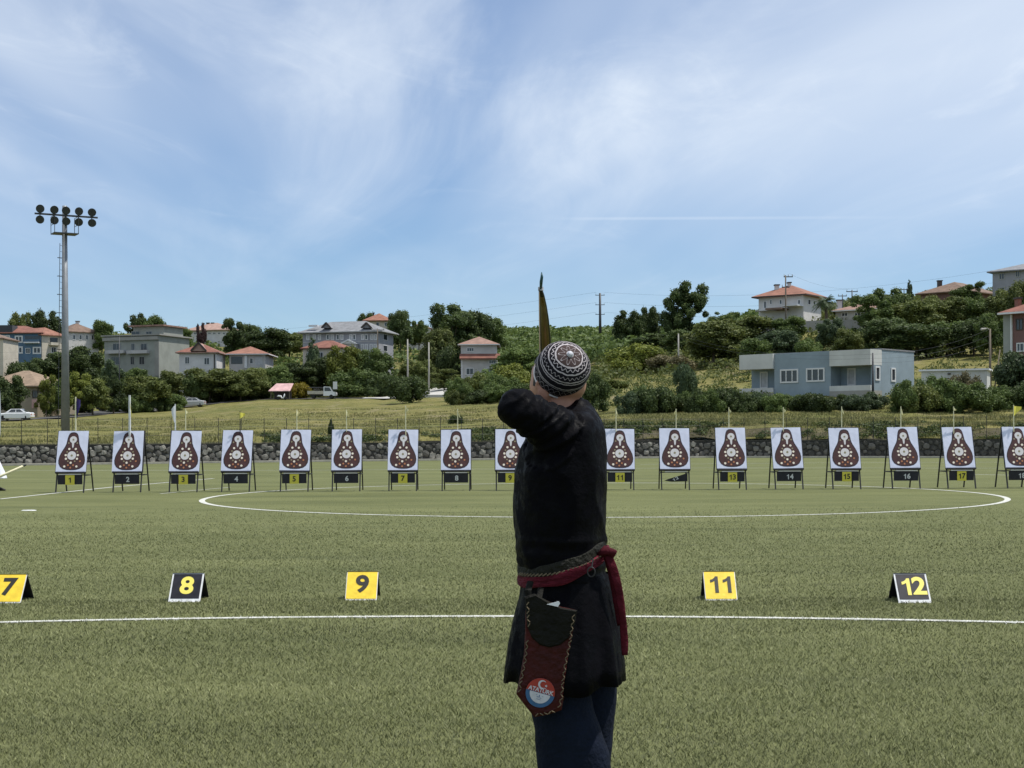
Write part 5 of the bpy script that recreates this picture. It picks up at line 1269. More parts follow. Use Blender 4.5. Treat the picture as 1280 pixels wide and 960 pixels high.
# palm beside the villa
pc = P(1032, 400, 205); pc.z = terr(pc.x, pc.y) - .2; ct = P(1032, 377, 205)
T = thing('palm_tree', 'palm tree with arching fronds right of the hilltop villa', 'tree', pc)
mb = MB(); mb.tube([pc, (pc.x + .1, pc.y, (pc.z + ct.z)/2), ct], [.28, .22, .20], 9); mb.build('trunk', MATS['bark'], T, pc, smooth=True)
for k in range(44):
    an = k * 2.4; el = rng.uniform(-.35, 1.2); ln = rng.uniform(1.3, 1.9); mb = MB(); pts = []
    for i in range(8):
        u = i / 7; rr = ln * u; z = math.sin(el) * rr - 1.0 * u * u * (.4 + .5 * math.cos(el)); pts.append(ct + Vector((math.cos(an) * math.cos(el) * rr, math.sin(an) * math.cos(el) * rr, z)))
    side = Vector((-math.sin(an), math.cos(an), 0)); vs_ = []; fs = []
    for i in range(7):
        for s_ in (-1, 1):
            a, b_ = pts[i], pts[i+1]; w_ = .55 * math.sin(math.pi * (i + .7) / 8) + .08
            n0 = len(vs_); vs_ += [a, a.lerp(b_, .55), a.lerp(b_, 1.3) + side * s_ * w_ - Vector((0, 0, .18)), a.lerp(b_, .6), a.lerp(b_, 1.0), a.lerp(b_, 1.8) + side * s_ * w_ - Vector((0, 0, .2))]; fs.append((n0, n0+1, n0+2)); fs.append((n0+3, n0+4, n0+5))
    mb.add(vs_, fs); mb.build('frond', LEAF['cool'], T, pc)

# ---- uncountable cover: wood on the far hill, undergrowth between the trees, rough grass on the bank
def cover(name, label, spots_, leaf, seed, per=46, ls=(.22, .5), flat=.8):
    r = np.random.default_rng(seed); out = []
    for x, y, z, rad in spots_:
        n = per; d = r.normal(size=(n, 3)); d[:, 2] = np.abs(d[:, 2]) + .1; d /= np.linalg.norm(d, axis=1, keepdims=True)
        c_ = np.array([x, y, z]) + d * np.array([1, 1, flat]) * (rad * (.75 + .35 * r.random(n)))[:, None]
        nn = d * .8 + r.normal(size=d.shape) * .5; nn /= np.linalg.norm(nn, axis=1, keepdims=True)
        out.append(quads(c_, nn, (ls[0] + (ls[1]-ls[0]) * r.random(n)) * (rad / 1.8) ** .6, r))
    me = np_mesh(name, np.concatenate(out).reshape(-1, 3), 4, LEAF[leaf]); return tag(link(name, me), label, 'vegetation', kind='stuff')
def place(px, D, rad, dz=0.0):
    x = (px - 640) * D / F; return (x, D, terr(x, D) + dz, rad)
sp = []
for _ in range(1500):
    px = rng.uniform(600, 960); D = rng.uniform(235, 470 if px < 770 else 310); sp.append(place(px, D, rng.uniform(1.0, 2.4), rng.uniform(0, .3)))
cover('far_woodland', 'dense green woodland covering the hill behind the archer', sp, 'mid', 5, 40, (.4, .8), 1.1)
sp = []
for _ in range(1500):
    px = rng.uniform(-620, 620); D = rng.uniform(270, 460); sp.append(place(px, D, rng.uniform(1.2, 2.6)))
cover('hillside_thicket', 'dark thicket between the houses on the left hillside', sp, 'mid', 6, 36, (.35, .7))
sp = []
for _ in range(1900):
    px = rng.uniform(740, 1750); D = rng.uniform(150, 320)
    if 1120 < px < 1245 and D < 160: continue
    if px < 960 and D < 172: continue
    if 915 < px < 1150 and D < 152: continue
    sp.append(place(px, D, rng.uniform(.9, 2.0)))
cover('slope_thicket', 'green thicket covering the slope under the villa', sp, 'olive', 7, 34, (.25, .5))
sp = []
for _ in range(500):
    px = rng.uniform(640, 960); D = rng.uniform(122, 200); sp.append(place(px, D, rng.uniform(.4, 1.1)))
for _ in range(260):
    px = rng.uniform(1080, 1290); D = rng.uniform(108, 160); sp.append(place(px, D, rng.uniform(.35, .8)))
cover('slope_scrub', 'low dry scrub scattered on the slope above the bank', sp, 'olive', 8, 30, (.18, .36), .7)
sp = []
for _ in range(420):
    px = rng.uniform(20, 640); D = rng.uniform(256, 300); sp.append(place(px, D, rng.uniform(1.0, 2.0)))
cover('garden_undergrowth', 'green undergrowth around the foot of the left houses', sp, 'dark', 9, 40, (.3, .6))
# grass tufts on the bank and the meadow
r = np.random.default_rng(11); n = 210000
px = r.uniform(-150, 1430, n); off = np.where(px < 700, 105, 24) * r.random(n) ** 1.7 + .2; DW = np.array([walld(a) for a in np.linspace(-150, 1430, 200)]); D = np.interp(px, np.linspace(-150, 1430, 200), DW) + off
X = (px - 640) * D / F; Z = np.array([terr(a, b_) for a, b_ in zip(X[::1], D[::1])])
dens = np.array([mnoise.noise((a * .12, b_ * .2, 0)) for a, b_ in zip(X, D)]); hg = (.06 + .22 * r.random(n)) * (1 + 1.3 * np.clip(dens, -.7, 1)) * np.where(off < 7, .75, .5)
hg = np.where((px > 320) & (off < 2.6), hg * np.where(r.random(n) < .10, .8, .03), hg)
th = r.random(n) * 6.28; wv = .02 + .045 * r.random(n); la = r.random(n) * 6.28
V = np.zeros((n, 3, 3)); V[:, 0] = np.stack([X - np.cos(th)*wv, D - np.sin(th)*wv, Z - .05], 1); V[:, 1] = np.stack([X + np.cos(th)*wv, D + np.sin(th)*wv, Z - .05], 1)
V[:, 2] = np.stack([X + np.cos(la)*hg*.45, D + np.sin(la)*hg*.45, Z + hg], 1)
tag(link('bank_grass', np_mesh('bank_grass', V.reshape(-1, 3), 3, MATS['dry_blade'])), 'long dry yellow green grass on the bank above the wall', 'grass', kind='stuff')

sp = []
for _ in range(5600):
    px = rng.uniform(330, 1420); D = walld(px) + rng.uniform(.2, 3.4); x = (px - 640) * D / F
    if mnoise.noise((x * .35, D * .6, 7.7)) + .5 * mnoise.noise((x * 1.3, D, 2)) < rng.uniform(-.1, .35): continue
    sp.append(place(px, D, rng.uniform(.06, .30)))
cover('bank_weeds', 'dark weeds clinging to the soil bank just above the stone wall', sp[::2], 'dark', 12, 26, (.16, .38), .8)
cover('bank_olive_weeds', 'olive dying weeds on the soil bank just above the stone wall', sp[1::2], 'olive', 13, 16, (.12, .30), .8)

# ================================================================== PEOPLE
M('skin', (0.42, 0.215, 0.145), .5, .12, 14, spec=.4)
M('hair', (0.018, 0.013, 0.010), .6, .3, 60)
M('navy_cloth', (0.005, 0.0085, 0.019), .9, .3, 9, bump=.4, bscale=60, spec=.15)
M('sash_red', (0.10, 0.007, 0.017), .8, .35, 18, bump=.8, bscale=30, spec=.2, stretch=(1, 1, 3))
M('sash_dark', (0.062, 0.005, 0.011), .85, .35, 18, bump=.8, bscale=30, spec=.15)
M('belt_leather', (0.012, 0.012, 0.008), .7, .4, 25, bump=.8, bscale=70, spec=.2)
M('quiver_red', (0.042, 0.005, 0.0045), .6, .35, 14, bump=.6, bscale=50, spec=.2)
M('quiver_dark', (0.006, 0.006, 0.004), .7, .3, 14, bump=.6, bscale=50, spec=.15)
M('thread', (0.13, 0.10, 0.06), .8, .2, 40)
M('emblem_red', (0.30, 0.03, 0.018), .5, .1, 30); M('emblem_blue', (0.03, 0.10, 0.22), .5, .15, 60); M('emblem_white', (0.48, 0.49, 0.53), .5, .1, 80)
M('bow_horn', (0.105, 0.066, 0.012), .35, .35, 9, coat=.3, stretch=(3, 3, .5)); M('bow_edge', (0.02, 0.018, 0.010), .4, .2, 9); M('bow_teal', (0.02, 0.075, 0.085), .4, .3, 20)
M('boot', (0.02, 0.016, 0.013), .5, .2, 10); M('paper', (0.75, 0.76, 0.80), .6, .04, 10)
M('shaft', (0.36, 0.24, 0.12), .5, .1, 10); M('robe_white', (0.70, 0.72, 0.78), .8, .06, 5, bump=.3, bscale=12)
# black velvet with a damask figure
m = bpy.data.materials.new('velvet'); m.use_nodes = True; t = m.node_tree; b = t.nodes['Principled BSDF']
vec = t.nodes.new('ShaderNodeTexCoord').outputs['Object']
vo = t.nodes.new('ShaderNodeTexVoronoi'); vo.inputs['Scale'].default_value = 26; vo.feature = 'SMOOTH_F1'; t.links.new(vec, vo.inputs['Vector'])
f1 = noise_chain(t, vec, 55, 5, .42, .58); f2 = noise_chain(t, vec, 22, 4, .45, .55)
mm = t.nodes.new('ShaderNodeMath'); mm.operation = 'MULTIPLY'; t.links.new(vo.outputs['Distance'], mm.inputs[0]); t.links.new(f2, mm.inputs[1])
t.links.new(mixcol(t, mm.outputs[0], (0.0008, 0.0008, 0.0018), (0.0035, 0.0035, 0.006)), b.inputs['Base Color'])
rr_ = t.nodes.new('ShaderNodeMapRange'); rr_.inputs['To Min'].default_value = .5; rr_.inputs['To Max'].default_value = .8; t.links.new(f2, rr_.inputs['Value']); t.links.new(rr_.outputs[0], b.inputs['Roughness'])
b.inputs['Specular IOR Level'].default_value = .07; b.inputs['Sheen Weight'].default_value = .008; b.inputs['Sheen Roughness'].default_value = .35
bp = t.nodes.new('ShaderNodeBump'); bp.inputs['Strength'].default_value = .25; bp.inputs['Distance'].default_value = .004; t.links.new(f1, bp.inputs['Height']); t.links.new(bp.outputs[0], b.inputs['Normal'])
MATS['velvet'] = m
# embroidered cap: rings and zigzags laid out around the cap's own axis
m = bpy.data.materials.new('embroidery'); m.use_nodes = True; t = m.node_tree; b = t.nodes['Principled BSDF']; b.inputs['Roughness'].default_value = .8; b.inputs['Specular IOR Level'].default_value = .2
sp_ = t.nodes.new('ShaderNodeSeparateXYZ'); t.links.new(t.nodes.new('ShaderNodeTexCoord').outputs['Object'], sp_.inputs[0])
def mt(op, a, b_=None, c_=None):
    n = t.nodes.new('ShaderNodeMath'); n.operation = op
    for i, v in enumerate((a, b_, c_)):
        if v is None: continue
        if isinstance(v, (int, float)): n.inputs[i].default_value = v
        else: t.links.new(v, n.inputs[i])
    return n.outputs[0]
rad_ = mt('SQRT', mt('ADD', mt('MULTIPLY', sp_.outputs[0], sp_.outputs[0]), mt('MULTIPLY', sp_.outputs[1], sp_.outputs[1])))
phi = mt('ARCTAN2', rad_, mt('ADD', sp_.outputs[2], .03)); the = mt('ARCTAN2', sp_.outputs[1], sp_.outputs[0])
nz = t.nodes.new('ShaderNodeTexNoise'); nz.inputs['Scale'].default_value = 90; t.links.new(t.nodes.new('ShaderNodeTexCoord').outputs['Object'], nz.inputs['Vector'])
phi = mt('ADD', phi, mt('MULTIPLY', mt('SUBTRACT', nz.outputs['Fac'], .5), .06))
def band(c_, w_): return mt('LESS_THAN', mt('ABSOLUTE', mt('SUBTRACT', phi, c_)), w_)
def zig(c_, amp, n, w_, ph=0): return mt('LESS_THAN', mt('ABSOLUTE', mt('SUBTRACT', phi, mt('ADD', c_, mt('MULTIPLY', mt('SINE', mt('ADD', mt('MULTIPLY', the, n), ph)), amp)))), w_)
msk = band(.06, .055)
for c_, w_ in ((.44, .026), (.66, .022), (.92, .018), (1.00, .016), (1.22, .020), (1.29, .012), (1.83, .05)): msk = mt('MAXIMUM', msk, band(c_, w_))
for a in ((.54, .035, 20, .016), (.80, .035, 30, .011), (1.54, .16, 14, .014), (1.56, .15, 14, .012, 3.14), (.26, .09, 9, .014)): msk = mt('MAXIMUM', msk, zig(*a))
inner = mt('LESS_THAN', phi, .40)
c = mixcol(t, inner, (0.008, 0.007, 0.011), (0.055, 0.036, 0.034)); c = mixcol(t, msk, c, (0.46, 0.42, 0.43)); t.links.new(c, b.inputs['Base Color'])
bp = t.nodes.new('ShaderNodeBump'); bp.inputs['Strength'].default_value = .8; bp.inputs['Distance'].default_value = .0025; t.links.new(msk, bp.inputs['Height']); t.links.new(bp.outputs[0], b.inputs['Normal'])
MATS['embroidery'] = m

def remesh(mb, voxel, smooth_it=4, disp=None):
    """join closed pieces into one continuous skin"""
    me = mb.mesh('tmp', MATS['skin']); bm = bmesh.new(); bm.from_mesh(me); bmesh.ops.recalc_face_normals(bm, faces=bm.faces); bm.to_mesh(me); bm.free()
    o = bpy.data.objects.new('tmp', me); COL.objects.link(o)
    md = o.modifiers.new('r', 'REMESH'); md.mode = 'VOXEL'; md.voxel_size = voxel
    if smooth_it: s_ = o.modifiers.new('s', 'SMOOTH'); s_.iterations = smooth_it; s_.factor = .5
    dg = bpy.context.evaluated_depsgraph_get(); dg.update(); out = bpy.data.meshes.new_from_object(o.evaluated_get(dg)); bpy.data.objects.remove(o)
    if disp:
        ns = [v.normal.copy() for v in out.vertices]
        for v, n_ in zip(out.vertices, ns): v.co += n_ * disp(v.co)
    out.materials.clear(); out.polygons.foreach_set('use_smooth', [True] * len(out.polygons)); out.update(); return out
def shift(me, o):
    me.transform(Matrix.Translation(-Vector(o))); return me
def spline(pts, rad, n=5):
    """Catmull-Rom through points with radii"""
    P_ = [Vector(p) for p in pts]; out = []; ro = []
    for i in range(len(P_) - 1):
        p0, p1, p2, p3 = P_[max(i-1, 0)], P_[i], P_[i+1], P_[min(i+2, len(P_)-1)]
        for k in range(n):
            u = k / n; out.append(.5 * ((2*p1) + (p2 - p0)*u + (2*p0 - 5*p1 + 4*p2 - p3)*u*u + (3*p1 - p0 - 3*p2 + p3)*u**3)); ro.append(rad[i] + (rad[i+1]-rad[i])*u)
    out.append(P_[-1]); ro.append(rad[-1]); return out, ro
def limb(mb, pts, rad, n=14, sub=5):
    a, r_ = spline(pts, rad, sub); d0 = (a[0]-a[1]).normalized(); d1 = (a[-1]-a[-2]).normalized()
    a = [a[0] + d0*r_[0]*.75, a[0] + d0*r_[0]*.45] + a + [a[-1] + d1*r_[-1]*.45, a[-1] + d1*r_[-1]*.75]; r_ = [r_[0]*.35, r_[0]*.8] + r_ + [r_[-1]*.8, r_[-1]*.35]
    mb.tube(a, r_, n)
def loft(mb, rows, n=36, fold=None, cap=True):
    """rows: (z, cx, cy, rx, ry)"""
    rr = []
    for i, (z, cx, cy, rx, ry) in enumerate(rows):
        ring = []
        for k in range(n):
            a = 2*math.pi*k/n; f = fold(a, i, z) if fold else 1.0
            ca, sa = math.cos(a), math.sin(a); e = .92
            ring.append(Vector((cx + rx*f*math.copysign(abs(ca)**e, ca), cy + ry*f*math.copysign(abs(sa)**e, sa), z)))
        rr.append(ring)
    mb.rings(rr, cap, cap)
def head_pt(d, off=0.0):
    x, y, z = d; X, Y, Z = .0755*x, .096*y, .116*z
    if Z < -.02:
        t_ = min(1, (-.02 - Z) / .096); X *= 1 - .30*t_*t_; Y = Y * (1 - .10*t_) + (.018*t_ if Y > 0 else .05*t_)
    if y > 0:
        g = lambda cx, cz, sx, sz: math.exp(-((abs(X)-cx)/sx)**2 - ((Z-cz)/sz)**2)
        Y += .021*math.exp(-(X/.012)**2 - ((Z+.026)/.020)**2) + .012*math.exp(-(X/.009)**2 - ((Z+.004)/.022)**2) + .006*g(.028, .026, .03, .01) - .010*g(.032, .004, .014, .011) + .007*math.exp(-(X/.022)**2 - ((Z+.064)/.009)**2) - .004*math.exp(-(X/.022)**2 - ((Z+.0645)/.003)**2) + .009*math.exp(-(X/.02)**2 - ((Z+.098)/.016)**2) + .005*g(.045, -.022, .018, .02)
    v = Vector((X, Y, Z)); return v + v.normalized() * off
def head_mesh(mb, Mx, off=0.0, keep=None, nu=40, nv=30):
    V = []; 
    for j in range(nv + 1):
        ph = math.pi * j / nv
        for i in range(nu):
            a = 2*math.pi*i/nu; V.append((math.sin(ph)*math.cos(a), math.sin(ph)*math.sin(a), math.cos(ph)))
    W_ = [head_pt(d, off) for d in V]; fs = []
    for j in range(nv):
        for i in range(nu):
            f = (j*nu+i, j*nu+(i+1) % nu, (j+1)*nu+(i+1) % nu, (j+1)*nu+i)
            if keep is None or all(keep(W_[k]) for k in f): fs.append(f)
    mb.add([Mx @ p for p in W_], fs)
def hand(mb, Mx, curl=.9, side=1):
    """palm from wrist along +Y, fingers curl towards -Z; thumb leaves the side of the palm"""
    S = lambda *p: Mx @ Vector(p)
    mb.tube([S(0, -.01, 0), S(0, .03, 0), S(0, .075, -.003), S(0, .092, -.006)], [(.028, .017), (.036, .015), (.040, .013), (.036, .010)], 12)
    for i, (x, l) in enumerate(((-.030, .070), (-.010, .078), (.010, .073), (.029, .057))):
        p = Vector((x, .086 - abs(x)*.2, -.004)); pts = [p]; a = .15
        for s_ in (.45, .32, .23):
            a += curl * .95; p = p + Vector((0, math.cos(a), -math.sin(a))) * l * s_; pts.append(p)
        mb.tube([S(*q) for q in pts], [.0092, .0088, .008, .0062], 8)
    pts = [(-.024*side, .018, -.004), (-.045*side, .045, -.014), (-.046*side, .072, -.028), (-.030*side, .09, -.040)]
    mb.tube([S(*q) for q in pts], [.012, .0105, .0095, .007], 8)

# ---------------------------------------------------------------- the archer
DP = 4.6
def Q(px, py, D=DP): return P(px, py, D)
AO = Vector((Q(712, 540).x, DP, 0))
A = thing('person', 'archer in black velvet coat and embroidered round cap drawing a bow', 'person', AO)
HCEN = Q(698, 477.5, 4.615); YAW = R(42)
MH = Matrix.Translation(HCEN) @ Matrix.Rotation(YAW, 4, 'Z') @ Matrix.Rotation(R(9), 4, 'X') @ Matrix.Scale(1.015, 4)
mb = MB(); head_mesh(mb, MH)
for s_ in (-1, 1):      # ears
    E0 = MH @ Matrix.Translation((s_*.081, -.012, -.030)) @ Matrix.Rotation(s_*R(-22), 4, 'Z') @ Matrix.Rotation(R(-10), 4, 'X')
    pts = [E0 @ Vector((s_*.004*math.sin(a), .018*math.cos(a) - .002, .031*math.sin(a) + (.004 if math.sin(a) > 0 else 0))) for a in np.linspace(.2, 5.9, 18)]
    mb.tube(pts, .0066, 7); mb.tube([E0 @ Vector((-s_*.006, .004, -.026)), E0 @ Vector((0, .0, 0)), E0 @ Vector((-s_*.004, .006, .024))], [.009, .011, .008], 8)
NB = Q(713, 520, 4.62); limb(mb, [MH @ Vector((0, -.02, -.06)), MH @ Vector((0, -.03, -.115)), NB], [.060, .057, .068], 16)
# torso, pelvis and legs beneath the clothes
limb(mb, [NB, Q(706, 575), Q(702, 650), Q(704, 720), Q(708, 775)], [.07, .10, .10, .095, .09], 16)
SH1, EL1, WR1 = Q(705, 544, 4.47), Q(644, 508, 4.36), Q(668, 512, 4.60)
SH2, EL2, WR2 = Q(712, 532, 4.76), Q(704, 528, 5.03), Q(690, 515, 5.27)
limb(mb, [SH1, EL1], [.052, .042]); limb(mb, [EL1, WR1], [.042, .028]); limb(mb, [SH2, EL2], [.052, .042]); limb(mb, [EL2, WR2], [.042, .028])
KN1, AN1, KN2, AN2 = Q(718, 955, 4.52), Q(722, 1095, 4.52), Q(728, 955, 4.72), Q(730, 1085, 4.73)
limb(mb, [Q(704, 790, 4.54), Q(706, 870, 4.53), KN1, AN1], [.07, .06, .05, .04]); limb(mb, [Q(712, 790, 4.66), Q(728, 870, 4.71), KN2, AN2], [.07, .06, .045, .038])
def frame(o, f, up):
    f = Vector(f).normalized(); up = Vector(up); x_ = f.cross(up).normalized(); z_ = x_.cross(f); return Matrix.Translation(o) @ Matrix((x_, f, z_)).transposed().to_4x4()
GRIP = Q(683, 513, 5.36)
hand(mb, frame(WR1, Vector((.05, .5, .05)), (-.3, 0, 1)), 1.15, 1); hand(mb, frame(WR2, GRIP - WR2 + Vector((.02, .03, 0)), (.9, .1, .3)), 1.0, 1)
bo_ = remesh(mb, .0062, 3); body = link('body', shift(bo_, AO), A); bo_.materials.append(MATS['skin'])
for s_ in (-1, 1):
    mb = MB(); c_ = MH @ Vector((s_*.032, .0745, .004)); mb.lathe([(.0005, -.009), (.0065, -.006), (.009, 0), (.0065, .006), (.0005, .009)], 12, Matrix.Translation(c_)); mb.build('eye', MATS['paper'], body, AO, smooth=True)
mb = MB(); head_mesh(mb, MH, .0035, lambda p: (p.z > .045 and p.y < .082) or (p.y < .034 and p.z > (-.025 if p.y > -.02 else .012)) , 56, 44); mb.build('hair', MATS['hair'], A, AO, smooth=True)
for s_ in (-1, 1):
    mb = MB(); mb.tube([MH @ head_pt(Vector((math.sin(a)*s_, math.cos(a), .28)).normalized(), .002) for a in (.18, .3, .42, .55)], [.003, .0045, .004, .002], 6); mb.build('eyebrow', MATS['hair'], A, AO)
# coat: torso and both sleeves as one garment
def Zp(py): return Q(700, py).z
mb = MB(); rows = []
for py, l, r_, ry, yo in ((501, 714, 735, .055, .02), (508, 704, 740, .080, .02), (517, 692, 746, .125, .01), (526, 676, 751, .175, 0), (540, 664, 755, .195, 0), (562, 651, 757.5, .205, 0), (590, 644.5, 758, .205, 0), (625, 642.5, 757, .195, 0), (660, 642.5, 756.5, .188, 0), (682, 643.5, 756.5, .185, 0), (700, 646, 756, .18, 0), (718, 651, 757, .165, 0), (732, 654, 759, .16, 0)):
    a, b_ = Q(l, py), Q(r_, py); rows.append((a.z, (a.x + b_.x)/2, DP + yo, (b_.x - a.x)/2, ry))
loft(mb, rows, 44, lambda a, i, z: 1 + .010*math.sin(7*a + i*.9))
limb(mb, [Q(714, 552, 4.53), SH1 + Vector((0, 0, -.004)), Q(672, 525, 4.40), EL1], [.086, .080, .068, .056], 18); limb(mb, [EL1 + Vector((-.001, .0, 0)), Q(655, 512, 4.48), WR1 + Vector((0, -.02, 0))], [.056, .050, .042], 16)
limb(mb, [Q(712, 545, 4.66), SH2, EL2], [.09, .082, .062], 16); limb(mb, [EL2, WR2 + Vector((0, -.02, 0))], [.062, .042], 16)
limb(mb, [Q(719, 509, 4.62), Q(712, 528, 4.62)], [.046, .08], 18)
AX = (EL1 - SH1).normalized()
def wrinkle(p):
    arm = (p - SH1).dot(AX); near = (p - SH1 - AX*arm).length
    d = .003 * mnoise.noise(p * 10) + .0008 * mnoise.noise(p * 34)
    if 0 < arm < .42 and near < .13 and p.y < 4.62: d += .006 - .022 * abs(mnoise.noise(Vector((arm*24 + p.z*16, p.z*6, p.y*6)))) - .010 * abs(mnoise.noise(Vector((arm*52 - p.z*22, p.z*12, p.y*10))))
    elif p.y < 4.7: d += .004 - .014 * abs(mnoise.noise(Vector((p.x*9 + p.z*6, p.y*7, p.z*3.2)))) + .002 * mnoise.noise(Vector((p.x*24, p.y*14, p.z*9))) + (.006 * mnoise.noise(Vector((p.x*7, p.y*7, p.z*38))) if p.z < 1.13 else 0)
    return d
me = remesh(mb, .0060, 4, wrinkle); me.materials.append(MATS['velvet']); coat = link('coat', shift(me, AO), A)
# skirt of the coat, open below, with folds
mb = MB(); rr = []; nn = 96; hz = []
tab = ((716, 652, 760, .165), (728, 651, 765, .172), (745, 649, 768, .18), (775, 641, 773, .195), (805, 635, 778, .21), (830, 631.5, 781, .22), (851, 629, 782.5, .228))
for i, (py, l, r_, ry) in enumerate(tab):
    a, b_ = Q(l, py), Q(r_, py); cx = (a.x+b_.x)/2; rx = (b_.x-a.x)/2; t_ = i / (len(tab)-1); ring = []
    for k in range(nn):
        an = 2*math.pi*k/nn; f = 1 + t_ * (.045*math.sin(9*an + 1.2) + .028*math.sin(15*an + .4) + .015*math.sin(23*an))
        ca, sa = math.cos(an), math.sin(an); drop = t_ * (.010*math.sin(3*an) + .006*math.sin(8*an)); s_ = 1.0 if abs(ca) > .93 else f
        ring.append(Vector((cx + rx*ca*s_, DP + ry*sa*f, a.z - drop)))
    rr.append(ring)
inner_ = [[Vector((c_.x*.0 + (p.x - cx0)*.965 + cx0, (p.y - DP)*.97 + DP, p.z)) for p in ring] for ring, cx0, c_ in [(r__, sum(p.x for p in r__)/nn, Vector((0,0,0))) for r__ in rr]]
mb.rings(rr + list(reversed(inner_)), False, False); sk = mb.build('coat_skirt', MATS['velvet'], A, AO, smooth=True)
# trousers
mb = MB()
def leg(tab, cy, ry):
    rows = [(Q(l, py, cy).z, (Q(l, py, cy).x + Q(r_, py, cy).x)/2, cy, (Q(r_, py, cy).x - Q(l, py, cy).x)/2, ry*k) for py, l, r_, k in tab]; loft(mb, rows, 30, lambda a, i, z: 1 + .012*math.sin(5*a + i))
leg(((790, 660, 735, .7), (830, 660, 736, .85), (860, 661, 735, .95), (890, 664, 744, 1.0), (915, 667, 754, 1.0), (940, 670, 761, .95), (965, 673, 765, .9), (1010, 680, 764, .8), (1060, 690, 758, .65), (1095, 697, 752, .5)), 4.525, .105)
leg(((790, 680, 758, .7), (830, 682, 767, .9), (860, 684, 770, 1.0), (890, 688, 770, 1.0), (920, 690, 768, 1.0), (950, 694, 765, .9), (1000, 700, 760, .8), (1045, 706, 754, .65), (1070, 710, 750, .5)), 4.72, .105)
a, b_ = Q(655, 760), Q(762, 760); c_, d_ = Q(656, 830), Q(764, 830); loft(mb, [(a.z, (a.x+b_.x)/2, DP, (b_.x-a.x)/2*.85, .13), (c_.z, (c_.x+d_.x)/2, DP, (d_.x-c_.x)/2*.88, .15)], 30)
me = remesh(mb, .010, 4, lambda p: .006*mnoise.noise(Vector((p.x*9 + p.z*4, p.y*8, p.z*7))) + .004*mnoise.noise(Vector((p.x*20 - p.z*9, p.y*14, p.z*16)))); me.materials.append(MATS['navy_cloth']); link('trousers', shift(me, AO), A)
for an_ in (AN1, AN2):       # boots, toes pointing to the left of the view
    mb = MB(); fx, fy = an_.x, an_.y
    rows = []
    for x, w_, h_ in ((.10, .028, .06), (.085, .040, .09), (.03, .042, .17), (-.02, .043, .14), (-.08, .047, .085), (-.14, .045, .06), (-.175, .03, .045)):
        rows.append([Vector((fx + x - .005, fy + w_*math.cos(a), max(.0, .5*h_ + .5*h_*math.sin(a)))) for a in np.linspace(0, 2*math.pi, 14, endpoint=False)])
    mb.rings(rows); mb.build('boot', MATS['boot'], A, AO, smooth=True)
# belt, sash and sash tail
def ringband(mb, l, r_, yl, yr, hh, th, ry, sag=0.0, wob=0.0, n=72, tw=0):
    a, b_ = Q(l, yl, 4.5), Q(r_, yr, 4.5); rr = []
    for k in range(n + 1):
        an = 2*math.pi*k/n; ca, sa = math.cos(an), math.sin(an); u = .5 + .5*ca; cx = (a.x+b_.x)/2
        c_ = Vector((cx + (b_.x-a.x)/2*ca, DP + ry*sa, a.z + (b_.z-a.z)*u - sag*math.sin(math.pi*u) + wob*math.sin(5*an)))
        n_ = Vector((ca, sa, 0)); h_ = hh * (1 + .12*math.sin(7*an)); ring = []
        for q in range(28):
            w_ = 2*math.pi*q/28; cw, sw = math.cos(w_), math.sin(w_); cw = math.copysign(abs(cw)**.45, cw)
            ring.append(c_ + n_ * th*cw*(1 + (.34*math.sin(9*sw*1.6 + 2.5*math.sin(an*tw) + an*tw*.6) if tw else 0)) + Vector((0, 0, h_*sw)))
        rr.append(ring)
    mb.rings(rr, False, False)
mb = MB(); ringband(mb, 649, 758, 714.5, 684, .021, .0055, .182, .018); belt = mb.build('belt', MATS['belt_leather'], A, AO, smooth=True)
mb = MB()
for k in range(26):      # stitched knots along the belt's lower edge
    u = k / 25; an = math.pi + math.pi * (.12 + .76*u); cx = (Q(648, 714).x + Q(759, 684).x)/2; hw = (Q(759, 684, 4.5).x - Q(648, 714, 4.5).x)/2
    uu = .5 + .5*math.cos(an); z = Q(648, 714.5, 4.5).z*(1-uu) + Q(759, 684, 4.5).z*uu - .018*math.sin(math.pi*uu) - .010
    p = Vector((cx + (hw + .010)*math.cos(an), DP + .191*math.sin(an), z)); mb.tube([p + Vector((-.006, 0, -.004)), p + Vector((.006, -.002, .004))], .0022, 5)
tag(mb.build('stitching', MATS['thread'], belt, AO), kind='stuff')
mb = MB(); ringband(mb, 649.5, 761, 729.5, 692, .0145, .0065, .186, .022, .0015, tw=3); ringband(mb, 650, 762, 723.5, 688, .009, .0055, .190, .022, -.0025, tw=-2); mb.build('sash', MATS['sash_red'], A, AO, smooth=True)
kn = Q(757, 690, 4.47); mb = MB(); mb.tube([kn + Vector((-.02, .01, -.012)), kn + Vector((.0, -.005, .006)), kn + Vector((.022, .01, -.002)), kn + Vector((.012, .02, -.028))], [.010, .015, .014, .008], 10); mb.build('sash_knot', MATS['sash_dark'], A, AO, smooth=True)
mb = MB(); a, r_ = spline([Q(759, 692, 4.48), Q(767, 712, 4.47), Q(773.5, 738, 4.47), Q(778, 770, 4.48), Q(780.5, 800, 4.49), Q(781, 819, 4.49)], [.012, .013, .012, .011, .012, .009]); mb.tube(a, [(q, q*.3) for q in r_], 10)
a, r_ = spline([Q(758, 694, 4.50), Q(765, 720, 4.50), Q(770, 750, 4.51), Q(774, 782, 4.52)], [.010, .011, .010, .006]); mb.tube(a, [(q, q*.4) for q in r_], 10); mb.build('sash_tail', MATS['sash_dark'], A, AO, smooth=True)
